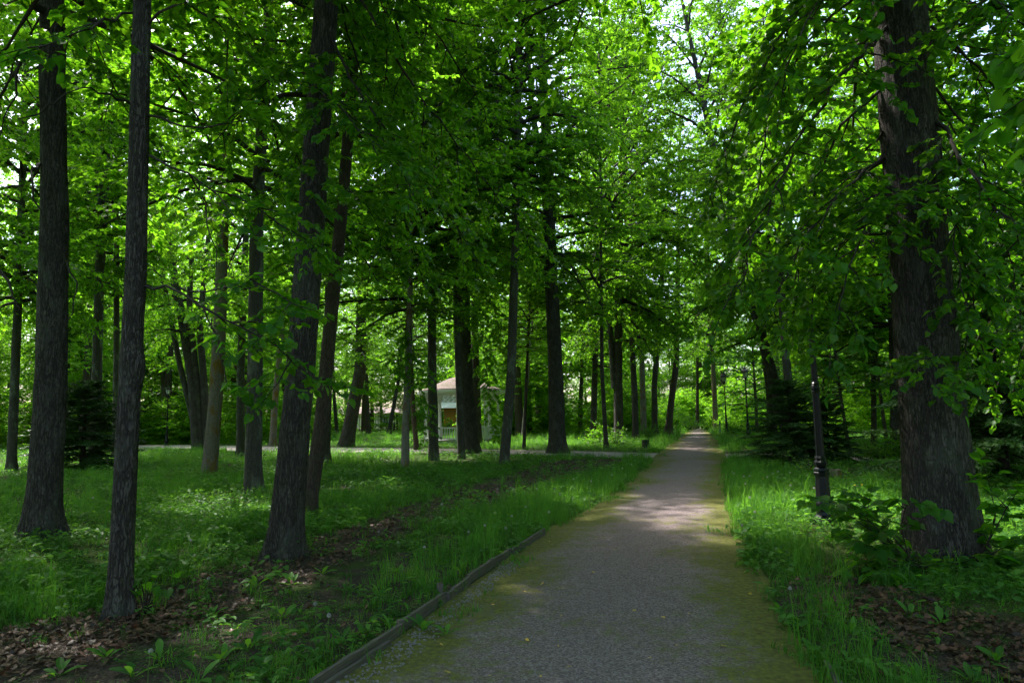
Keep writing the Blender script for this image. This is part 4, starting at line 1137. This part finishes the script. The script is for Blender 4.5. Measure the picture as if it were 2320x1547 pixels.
def edging():
    pix = [(700, 1575), (905, 1436), (1012, 1362), (1062, 1322), (1158, 1259), (1232, 1212)]
    pts = [G(*p) for p in pix]
    root = thing('path_edging', 'weathered grey plank edging along the left side of the gravel path', 'edging', pts[0])
    for k, (a, b) in enumerate(zip(pts[:-1], pts[1:])):
        d = (b - a).normalized(); nrm_ = Vector((-d.y, d.x, 0)); off = nrm_ * (0.012 if k % 2 else -0.008)
        plank(root, a + off + d * 0.006, b + off - d * 0.006, -0.06, 0.085 - 0.006 * (k % 3), seed=k)
    d = (pts[1] - pts[0]).normalized(); nrm_ = Vector((-d.y, d.x, 0))
    plank(root, pts[0] - nrm_ * 0.05, pts[1] - d * 0.25 - nrm_ * 0.05, -0.06, 0.045, seed=9)
    for (u, v), hh in (((995, 1362), 0.15), ((1150, 1262), 0.09), ((905, 1432), 0.09)):
        p = G(u, v); s = MB(); s.box((0, 0, hh / 2 - 0.03), (0.04, 0.04, hh + 0.06)); link('stake', s.mesh('stake', M['wood']), root, p - root.location, (0.03, 0.05, 0.6))
edging()
a, b = G(1872, 1520), G(1905, 1575)
e2 = thing('path_edging', 'short weathered plank end half buried in grass on the right path edge', 'edging', a); plank(e2, a, b, -0.05, 0.06, seed=21)

# ------------------------------------------------------------------ shrubs, saplings
def gen_bush(seed, R, Hb, ns, nleaf, size, kind='oval', mt='shrub'):
    rng = np.random.default_rng(seed); wood = Wood(); twigs = []
    for k in range(ns):
        az = k * 2.4; el = math.radians(rng.uniform(25, 80)); L_ = rng.uniform(0.6, 1.1) * math.hypot(R * math.cos(el), Hb * math.sin(el))
        d = (math.cos(az) * math.cos(el), math.sin(az) * math.cos(el), math.sin(el))
        p = curve_pts((rng.normal(0, R * 0.12), rng.normal(0, R * 0.12), -0.03), d, L_, 5, 0.07, rng, 0.1)
        wood.add(*tube_np(p, np.linspace(0.012, 0.004, 6), 4)); dress(rng, p, wood, twigs, L_, 0.16, 0.3 * L_, 0.2, 0.05, 0.15, 0.12)
    fr = finish(rng, wood, twigs, nleaf, size, 0.45, 0.4)
    return leaf_mesh('foliage', fr, kind, M[mt], rng), wood.mesh('stems', M['twig'])
BUSH = [gen_bush(500, 1.0, 0.95, 16, 5, 0.09), gen_bush(501, 0.8, 1.2, 14, 5, 0.085, 'heart', 'linden'), gen_bush(502, 0.28, 0.42, 9, 4, 0.05)]
def bush(label, u, v, k, sc, rz, name='shrub', group=None):
    b = G(u, v); b.z = float(gz(b.x, b.y)) - 0.02
    r = thing(name, label, 'shrub', b, rz, group)
    for n_, m_ in (('foliage', BUSH[k][0]), ('stems', BUSH[k][1])): link(n_, m_, r, scale=sc)
    return r
bush('dark leafy bush around the tall forked trunk by the cross path', 1400, 1012, 0, 1.15, 0.2)
bush('leafy bush left of the tall forked trunk', 1352, 1010, 1, 0.9, 1.4)
bush('shrub behind the litter bin', 1470, 990, 0, 1.1, 2.1)
bush('rounded shrub on the cross path left of the great trunk', 1992, 1040, 0, 0.85, 0.8)
bush('low shrub half hidden by the great trunk', 2052, 1046, 1, 0.8, 2.4)
bush('wide low shrub closing the far end of the path on its left', 1560, 973, 0, 1.6, 0.4)
bush('wide low shrub closing the far end of the path on its right', 1606, 973, 0, 1.5, 1.9)
bush('leafy bush behind the leaning trunk at the far path end', 1530, 978, 1, 1.5, 0.9)
bush('bush left of the far blue post', 1612, 974, 1, 1.4, 0.1)
bush('bush right of the farthest lamp', 1668, 984, 0, 1.2, 1.1)
bush('small bush inside the gazebo opening', 1010, 985, 1, 1.3, 0.3)
bush('leafy weed clump with yellow tips at the foot of the thin leaning grey trunk', 1828, 1078, 2, 1.5, 0.3, 'weed_clump')
bush('low bush on the far lawn behind the birch', 330, 985, 0, 1.2, 2.7)
bush('dark bush left of the cross path lamp', 318, 990, 1, 1.3, 0.6)
bush('low bush behind the thin grey trunk', 530, 998, 0, 0.7, 2.9)
bush('leafy sprigs at the foot of the stout ridged trunk', 668, 1256, 2, 1.0, 0.8, 'weed_clump')
bush('pale leafy bush behind the wide-footed bending trunk', 752, 990, 0, 0.8, 1.7)

def shoots():
    """basal shoots round the great trunk: every leaf its own object"""
    rng = np.random.default_rng(900); b = G(2120, 1290); b.z = 0.0
    root = thing('lime_shoots', 'dark heart-leaved lime shoots spreading round the foot of the great trunk', 'sapling', b)
    Yb = b.y; wood = Wood(); twigs = []
    sp = [((2070, 1270), (2010, 1200), (1965, 1150), (1935, 1130)), ((2060, 1275), (2000, 1210), (1930, 1140), (1850, 1140)), ((2080, 1285), (2010, 1240), (1960, 1190), (1970, 1130)),
          ((2080, 1290), (2000, 1260), (1950, 1225), (1930, 1215)), ((2100, 1300), (2020, 1270), (1960, 1270), (1925, 1290)), ((2120, 1310), (2080, 1280), (2020, 1280), (1980, 1300)),
          ((2150, 1310), (2160, 1290), (2130, 1275), (2080, 1285)), ((2180, 1310), (2210, 1270), (2190, 1270), (2150, 1285)), ((2190, 1300), (2240, 1270), (2270, 1280), (2310, 1310)),
          ((2200, 1290), (2250, 1210), (2280, 1150), (2300, 1120)), ((2200, 1300), (2270, 1240), (2310, 1220), (2340, 1220)), ((2190, 1310), (2260, 1300), (2300, 1320), (2330, 1350)),
          ((2060, 1270), (2040, 1190), (2060, 1120), (2085, 1140)), ((2210, 1290), (2260, 1180), (2240, 1090), (2230, 1060))]
    for q in sp:
        k = rng.uniform(0.0, 0.5)
        p = np.array([tuple(P(u, v, Yb - 0.1 - k * j / 3)) for j, (u, v) in enumerate(q)]); p[0, 2] = max(0.0, p[0, 2])
        p[:, 2] = np.maximum(p[:, 2], 0.03)
        cum = np.r_[0, np.cumsum(np.linalg.norm(np.diff(p, axis=0), axis=1))]; s = np.linspace(0, cum[-1], 9)
        c = np.stack([np.interp(s, cum, p[:, i]) for i in range(3)], 1); c[1:-1] = (c[:-2] + 2 * c[1:-1] + c[2:]) / 4
        wood.add(*tube_np(c, np.linspace(0.008, 0.003, 9), 5)); dress(rng, c, wood, twigs, cum[-1], 0.17, 0.2, 0.16, 0.03, 0.25, 0.16)
    fr = finish(rng, wood, twigs, 4, 0.115, 0.4, 0.5)
    fr[0][:, 2] = np.maximum(fr[0][:, 2], 0.05)
    wood.v = [v - np.array(b) for v in wood.v]
    link('stems', wood.mesh('stems', M['twig']), root)
    n = len(fr[0]); keep = rng.permutation(n) < 290
    leaf_objects(root, b, fr, keep)
    if n > 290:
        r2 = frames_sel(fr, ~keep); r2[0] = r2[0] - np.array(b); o = link('foliage', leaf_mesh('foliage', r2, 'heart', M['linden'], rng), root); o['kind'] = 'stuff'
shoots()
def sapling(label, u, v, tips, seed, size=0.09):
    rng = np.random.default_rng(seed); b = G(u, v); b.z = float(gz(b.x, b.y))
    root = thing('lime_sapling', label, 'sapling', b); m = MB()
    for tu, tv in tips:
        p = P(tu, tv, b.y + rng.normal(0, 0.06)) - b
        m.tube([(0, 0, -0.02), tuple(p * 0.5 + Vector((0, 0, 0.04))), tuple(p)], [0.006, 0.004, 0.002], 5)
        o = link('leaf', HEART_ME, root, p); o.rotation_euler = (rng.normal(-0.5, 0.3), rng.normal(0, 0.3), rng.uniform(0, 6.28)); o.scale = (size * rng.uniform(0.8, 1.2),) * 3
    link('stem', m.mesh('stem', M['twig']), root)
sapling('small lime sapling with a few heart leaves beside the burled slender trunk', 330, 1390, [(318, 1310), (340, 1305), (362, 1300), (392, 1302), (378, 1335), (350, 1330), (330, 1322), (300, 1312), (305, 1340), (360, 1350)], 31)

# ------------------------------------------------------------------ grass, ground cover, litter, gravel
def blade_clump(seed, n, h, w, spread, lean, mt):
    rng = np.random.default_rng(seed); v, t = [], []
    for k in range(n):
        a = rng.uniform(0, 2 * PI); r = spread * math.sqrt(rng.random()); b = np.array([r * math.cos(a), r * math.sin(a), -0.01])
        az = rng.uniform(0, 2 * PI); hh = h * rng.uniform(0.5, 1.15); ln = lean * rng.uniform(0.3, 1.4)
        d = np.array([math.cos(az), math.sin(az), 0]); s = np.array([-d[1], d[0], 0]) * w / 2 * rng.uniform(0.7, 1.2)
        m1 = b + d * hh * ln * 0.3 + np.array([0, 0, hh * 0.55]); tip = b + d * hh * ln + np.array([0, 0, hh * (1 - 0.28 * ln)])
        o = len(v); v += [b - s, b + s, m1 - s * 0.8, m1 + s * 0.8, tip]; t += [(o, o + 1, o + 3), (o, o + 3, o + 2), (o + 2, o + 3, o + 4)]
    return mesh_np('grass_clump', np.array(v), np.array(t), mt)
def cover_plant(seed, n, h, size, kind, mt, spread=0.1):
    rng = np.random.default_rng(seed)
    a = rng.uniform(0, 2 * PI, n); r = spread * np.sqrt(rng.random(n)); z = h * rng.uniform(0.35, 1.1, n)
    pos = np.stack([r * np.cos(a), r * np.sin(a), z], 1)
    az = a + rng.normal(0, 0.9, n); fw = nrm(np.stack([np.cos(az), np.sin(az), rng.normal(-0.1, 0.3, n)], 1))
    nr = np.array([0, 0, 1.0]) + rng.normal(0, 0.3, (n, 3)); sx = nrm(np.cross(fw, nr)); nz = np.cross(sx, fw)
    v, t, _ = leaf_arrays([pos, sx, fw, nz, size * rng.uniform(0.6, 1.2, n)], kind, rng)
    sv, sf = sticks(np.stack([pos[:, 0] * 0.3, pos[:, 1] * 0.3, 0 * z], 1), pos, np.full(n, 0.002))
    st = np.concatenate([sf[:, [0, 1, 2]], sf[:, [0, 2, 3]]]) + len(v)
    return mesh_np('cover_plant', np.concatenate([v, sv]), np.concatenate([t, st]), mt)
GR = [blade_clump(1, 14, 0.17, 0.006, 0.09, 0.7, M['grass']), blade_clump(2, 16, 0.30, 0.006, 0.09, 0.6, M['grass']), blade_clump(3, 12, 0.42, 0.007, 0.08, 0.55, M['grass']), blade_clump(4, 18, 0.10, 0.007, 0.12, 0.9, M['grass'])]
CVR = [cover_plant(11, 9, 0.10, 0.055, 'oval', M['cover']), cover_plant(12, 8, 0.14, 0.065, 'heart', M['cover'], 0.12), cover_plant(13, 14, 0.035, 0.028, 'oval', M['cover'], 0.11), cover_plant(14, 6, 0.16, 0.10, 'oval', M['cover'], 0.08)]
rng = np.random.default_rng(21)
def sample(y0, y1, dens, xk=0.95):
    area = xk * (y1 * y1 - y0 * y0); n = int(area * dens)
    y = np.sqrt(rng.uniform(y0 * y0, y1 * y1, n)); x = rng.uniform(-xk, xk, n) * y
    return x, y
trunks = [(G(1870, 1190).x, G(1870, 1190).y, 0.3), (G(1870, 1215).x, G(1870, 1215).y, 0.32), (G(1872, 1245).x, G(1872, 1245).y, 0.25)] + [(b.x, b.y, max(0.12, 0.5 * 0.3)) for _, b, _ in T.values()]
def clear_of_trunks(x, y):
    ok = np.ones(len(x), bool)
    for tx, ty, r in trunks: ok &= (x - tx) ** 2 + (y - ty) ** 2 > r * r
    return ok
gp, cp_ = [], []
for y0, y1, dg, dc, sg_ in ((1.6, 6, 140, 110, 0.8), (6, 12, 130, 90, 0.95), (12, 22, 60, 34, 1.1), (22, 40, 22, 8, 1.4), (40, 75, 6, 1.2, 1.9)):
    x, y = sample(y0, y1, dg)
    pd = path_d(x, y); cd = cross_d(x, y); ld = litter_d(x, y); bd = bare_d(x, y)
    patch = fbm(x * 0.5, y * 0.5, 31); fine = fbm(x * 2.0, y * 2.0, 41)
    edge = pd + 0.35 * (fine - 0.5) - np.where((x < path_l(y) + 0.5) & (y < 7.2), -0.02, 0.0)
    prob = np.clip((patch - 0.30) * 3.2, 0.12, 1.0)
    prob = prob * np.clip(0.08 + ld / 0.7, 0.08, 1) * np.clip(0.14 + bd / 0.8, 0.12, 1)
    verge = 0.8 * np.clip(1 - np.abs(pd - 0.45) / 0.7, 0, 1) * np.clip((y - 5.2) / 2.0, 0, 1)
    rverge = np.clip(1 - np.abs(x - path_r(y) - 0.35) / 0.45, 0, 1) * np.clip((y - 2.5) / 1.5, 0, 1)
    prob = np.maximum(prob, np.maximum(verge, rverge * 0.75))
    keep = (rng.random(len(x)) < prob) & (edge > 0.0) & (cd + 0.4 * (fine - 0.5) > 0.12) & clear_of_trunks(x, y)
    # stray tufts on the mossy path margins
    stray = (pd > -0.35) & (pd < 0.05) & (fine > 0.66) & (rng.random(len(x)) < 0.35)
    keep |= stray
    x, y, pdk, ve = x[keep], y[keep], pd[keep], np.maximum(verge, rverge * 0.7)[keep]
    r = rng.random(len(x)); tall = ve * 0.6 + 0.12 * (patch[keep] > 0.62)
    idx = np.where(r < tall * 0.45, 2, np.where(r < tall * 0.9 + 0.12, 1, np.where(r < 0.62, 0, 3)))
    idx = np.where(pdk < 0.0, 3, idx)
    gp.append((x, y, idx, sg_ * rng.uniform(0.65, 1.2, len(x))))
    x, y = sample(y0, y1, dc)
    pd = path_d(x, y); cd = cross_d(x, y); ld = litter_d(x, y); bd = bare_d(x, y); patch = fbm(x * 0.6, y * 0.6, 51); fine = fbm(x * 2.0, y * 2.0, 61)
    prob = np.clip((patch - 0.26) * 3.0, 0.15, 1) * np.clip(0.3 + ld / 0.8, 0.26, 1) * np.clip(0.75 + bd / 0.8, 0.7, 1)
    keep = (rng.random(len(x)) < prob) & (pd + 0.3 * (fine - 0.5) > 0.04) & (cd > 0.1) & clear_of_trunks(x, y)
    x, y, bdk = x[keep], y[keep], bd[keep]; r = rng.random(len(x))
    idx = np.where(r < 0.36, 0, np.where(r < 0.62, 1, np.where(r < 0.88, 2, 3))); idx = np.where((bdk < 0.2) & (r < 0.75), 2, idx)
    cp_.append((x, y, idx, sg_ * rng.uniform(0.6, 1.15, len(x))))
def place(name, lst, protos, label, cat, tilt=0.0):
    x = np.concatenate([l[0] for l in lst]); y = np.concatenate([l[1] for l in lst]); idx = np.concatenate([l[2] for l in lst]); s = np.concatenate([l[3] for l in lst])
    z = gz(x, y) + 0.004
    o = gn_scatter(name, np.stack([x, y, z], 1), idx, rng.uniform(0, 6.28, len(x)), s, protos, rng.normal(0, tilt, len(x)) if tilt else None)
    return tag(o, label, cat)
place('grass', gp, GR, 'green grass in tufts covering lawn and path verges', 'grass', 0.12)
place('ground_cover', cp_, CVR, 'low broad-leaved ground cover plants among the grass', 'ground cover', 0.1)

def curled_leaf(seed, kind):
    rg = np.random.default_rng(seed); v, t = LEAF[kind]; v = v.copy() - np.array([0, 0.5, 0]); v[:, 2] = 0.22 * rg.uniform(0.4, 1.5) * (v[:, 0] ** 2 * 2 + (v[:, 1]) ** 2 * rg.uniform(-0.5, 1.5)) + rg.normal(0, 0.05, len(v))
    return v, t
LTR = [mesh_np('dead_leaf', *curled_leaf(s, k), M['litter']) for s, k in ((1, 'heart'), (2, 'maple'), (3, 'heart'), (4, 'oval'), (5, 'maple'))]
lp = []
for y0, y1, dn in ((1.6, 6, 750), (6, 12, 280), (12, 26, 70)):
    x, y = sample(y0, y1, dn); ld = litter_d(x, y); pd = path_d(x, y); n_ = fbm(x * 1.1, y * 1.1, 71)
    keep = (rng.random(len(x)) < np.clip(0.85 - (ld + 0.6 * (n_ - 0.5)) / 0.35, 0.05, 1)) & (pd > 0.1)
    x, y = x[keep], y[keep]; lp.append((x, y, rng.integers(0, 5, len(x)), rng.uniform(0.026, 0.055, len(x)) * (1.0 if y0 < 12 else 1.5)))
x = np.concatenate([l[0] for l in lp]); y = np.concatenate([l[1] for l in lp]); idx = np.concatenate([l[2] for l in lp]); s = np.concatenate([l[3] for l in lp])
o = gn_scatter('leaf_litter', np.stack([x, y, gz(x, y) + 0.012 + 0.02 * rng.random(len(x))], 1), idx, rng.uniform(0, 6.28, len(x)), s, LTR, rng.normal(0, 0.45, len(x)))
tag(o, 'brown dead leaves lying in drifts under the trees', 'leaf litter')

def stone_me(seed):
    rg = np.random.default_rng(seed); m = MB(); m.lathe([(0.25, -0.3), (0.5, -0.05), (0.45, 0.2), (0.2, 0.36)], 6); me = m.mesh('stone', M['stone'])
    for v in me.vertices: v.co = v.co * rg.uniform(0.75, 1.2); v.co.y *= 0.8; v.co.z *= 0.75
    return me
STN = [stone_me(s) for s in range(4)]
edge_pts = [G(*p) for p in [(790, 1560), (960, 1440), (1050, 1365), (1120, 1310), (1180, 1272)]]
x, y = sample(1.6, 7.5, 1100, 0.55); d1 = seg_dist(x, y, edge_pts, [0.16, 0.1, 0.05, 0.06, 0.03]); n_ = fbm(x * 3, y * 3, 81)
k1 = (rng.random(len(x)) < np.clip(0.8 - (d1 + 0.15 * (n_ - 0.5)) / 0.09, 0, 1)) & (path_d(x, y) < -0.03)
x1, y1 = x[k1], y[k1]; s1 = rng.uniform(0.008, 0.024, len(x1))
x, y = sample(1.8, 14, 60, 0.75); k2 = (path_d(x, y) < -0.15) & (rng.random(len(x)) < 0.9)
x2, y2 = x[k2], y[k2]; s2 = rng.uniform(0.004, 0.012, len(x2)) * (1 + 0.8 * (rng.random(len(x2)) > 0.97))
x, y, s = np.r_[x1, x2], np.r_[y1, y2], np.r_[s1, s2]
o = gn_scatter('gravel', np.stack([x, y, 0.009 + s * 0.15], 1), rng.integers(0, 4, len(x)), rng.uniform(0, 6.28, len(x)), s, STN, rng.normal(0, 0.4, len(x)))
tag(o, 'loose grey gravel stones strewn over the path', 'gravel')

# fallen yellow leaves, each its own object
YL = [mesh_np('fallen_leaf', *curled_leaf(s, k), M['yellow_leaf']) for s, k in ((11, 'oval'), (12, 'heart'), (13, 'oval'))]
yp = [(1272, 1400), (1195, 1456), (1130, 1440), (1000, 1466), (930, 1462), (1265, 1470), (1405, 1242), (1438, 1388), (1600, 1335), (1562, 1395), (1502, 1404), (1358, 1433), (1190, 1345), (1228, 1327), (1118, 1375), (1534, 1468), (1470, 1498), (1310, 1260), (1640, 1250), (1690, 1300), (1225, 1540), (1290, 1517), (1640, 1470), (1505, 1345), (1575, 1165), (1495, 1120), (1600, 1190), (1345, 1300), (1015, 1530), (1110, 1538), (1245, 1230), (1700, 1350)]
for k, (u, v) in enumerate(yp):
    p = G(u, v); p.z = 0.022
    o = link('fallen_leaf', YL[k % 3], None, p, (rng.normal(0, 0.25), rng.normal(0, 0.25), rng.uniform(0, 6.28)), rng.uniform(0.022, 0.042))
    tag(o, 'small yellowed leaf fallen on the mossy gravel path', 'fallen leaf', 'yellow leaves on the path')
o = link('feather', mesh_np('feather', *curled_leaf(40, 'oval'), M['white']), None, G(480, 1428) + Vector((0, 0, 0.03)), (0.1, 0, 1.3), (0.04, 0.12, 0.05)); tag(o, 'pale grey feather lying on bare soil at lower left', 'feather')

# dandelions and weeds
def puff_me():
    rg = np.random.default_rng(3); n = 90
    d = nrm(rg.normal(0, 1, (n, 3))); r = 0.02; v = []; t = []
    for k in range(n):
        c = d[k] * r; a = nrm(np.cross(d[k], [0.3, 0.5, 0.8])); b = np.cross(d[k], a)
        o = len(v); v += [c + a * 0.0045, c - a * 0.002 + b * 0.004, c - a * 0.002 - b * 0.004, d[k] * 0.003]; t += [(o, o + 1, o + 2), (o, o + 1, o + 3)]
    return mesh_np('seed_head', np.array(v), np.array(t), M['puff'])
PUFF = puff_me()
m = MB(); m.tube([(0, 0, -0.02), (0.01, 0.0, 0.15), (0.0, 0.01, 0.28)], [0.003, 0.0025, 0.002], 5); STEM = m.mesh('stem', M['stem'])
m = MB(); m.lathe([(0.004, -0.008), (0.018, 0.004), (0.02, 0.008), (0.004, 0.01)], 12, flute=0.25); FLW = m.mesh('flower', M['yellow'])
def dandelion(u, v, flower=False):
    """u, v: the head in the photo; its foot stands below it on the ground"""
    h = rng.uniform(0.18, 0.3)
    g = G(u, v + 1); k = (CAMZ - h) / CAMZ; b = Vector((g.x * k, g.y * k, 0)); b.z = float(gz(b.x, b.y))
    r = thing('dandelion', ('yellow dandelion flower in the grass near the lamp posts' if flower else 'white dandelion seed head in the grass verge right of the path' if u > 1600 else 'white dandelion seed head in the tall grass verge left of the path' if u > 1010 else 'white dandelion seed head among litter and weeds on the left lawn'), 'dandelion', b, rng.uniform(0, 6), 'yellow dandelions in the grass' if flower else 'dandelion seed heads on the right verge' if u > 1600 else 'dandelion seed heads on the left verge' if u > 1010 else 'dandelion seed heads on the left lawn')
    r.scale = (1, 1, h / 0.28)
    link('stem', STEM, r); s_ = 1.0 if b.y < 9 else 1.25
    s_ *= 0.72
    link('flower' if flower else 'seed_head', FLW if flower else PUFF, r, (0, 0.01, 0.29), None, (s_, s_, s_ * 0.28 / h))
dp = [(1658, 1068), (1684, 1080), (1698, 1078), (1690, 1096), (1750, 1074), (1762, 1070), (1790, 1072), (1738, 1082), (1700, 1128), (1828, 1078), (1846, 1110), (1664, 1072), (1790, 1482 - 380), (1788, 1334), (1860, 1135), (1710, 1160), (1680, 1190),
      (860, 1202), (903, 1231), (960, 1240), (714, 1372), (337, 1480), (470, 1310), (209, 1128), (430, 1226), (745, 1395), (1100, 1192), (1145, 1197), (1190, 1150), (1270, 1120), (1300, 1085), (1340, 1090), (1385, 1075), (1410, 1060), (1215, 1110), (1060, 1206), (1160, 1170), (1245, 1160), (948, 1075), (1000, 1145), (1430, 1052)]
for u, v in dp: dandelion(u, v)
for u, v in [(1729, 1085), (1936, 1103), (1952, 1102), (1840, 1064), (1816, 1060), (2180, 1110)]: dandelion(u, v, True)

WL = mesh_np('leaf', *(lambda a: (a[0] * np.array([0.75, 1, 1]) + np.array([0, 0, 0.0]), a[1]))(fan([(0, 0), (0.05, 0.25), (0.19, 0.5), (0.2, 0.75), (0.1, 0.94), (0, 1), (-0.1, 0.94), (-0.2, 0.75), (-0.19, 0.5), (-0.05, 0.25)], (0, 0.6), 0.12, 0.35)), M['cover'])
def weed(u, v, label, group, n=6, size=0.2, up=0.9):
    b = G(u, v); b.z = float(gz(b.x, b.y)); r = thing('weed', label, 'weed', b, rng.uniform(0, 6), group)
    for k in range(n):
        az = k * 2.4 + rng.normal(0, 0.3); el = up * rng.uniform(0.5, 1.35)
        link('leaf', WL, r, (0.01 * math.cos(az), 0.01 * math.sin(az), 0), (min(1.5, el), rng.normal(0, 0.15), az), size * rng.uniform(0.6, 1.15))
wp = [(772, 1455), (820, 1445), (880, 1420), (700, 1440), (640, 1400), (565, 1470), (500, 1500), (450, 1545), (730, 1300), (580, 1330), (690, 1500), (360, 1500), (300, 1540), (240, 1500), (960, 1430), (1010, 1440), (1050, 1300), (900, 1300), (860, 1350), (780, 1340), (660, 1330), (480, 1400), (610, 1530), (130, 1540)]
for u, v in wp: weed(u, v, 'leafy dandelion rosette on mossy soil left of the plank edging', 'weeds left of the plank edging', size=0.15)
for u, v in [(1862, 1380), (2040, 1340), (2130, 1420), (2060, 1400), (1980, 1470), (2080, 1540), (2200, 1545), (1930, 1440), (2260, 1500), (1800, 1430), (1770, 1390), (1850, 1500)]: weed(u, v, 'leafy weed in dim soil before the great trunk', 'weeds before the great trunk', size=0.14, up=1.05)
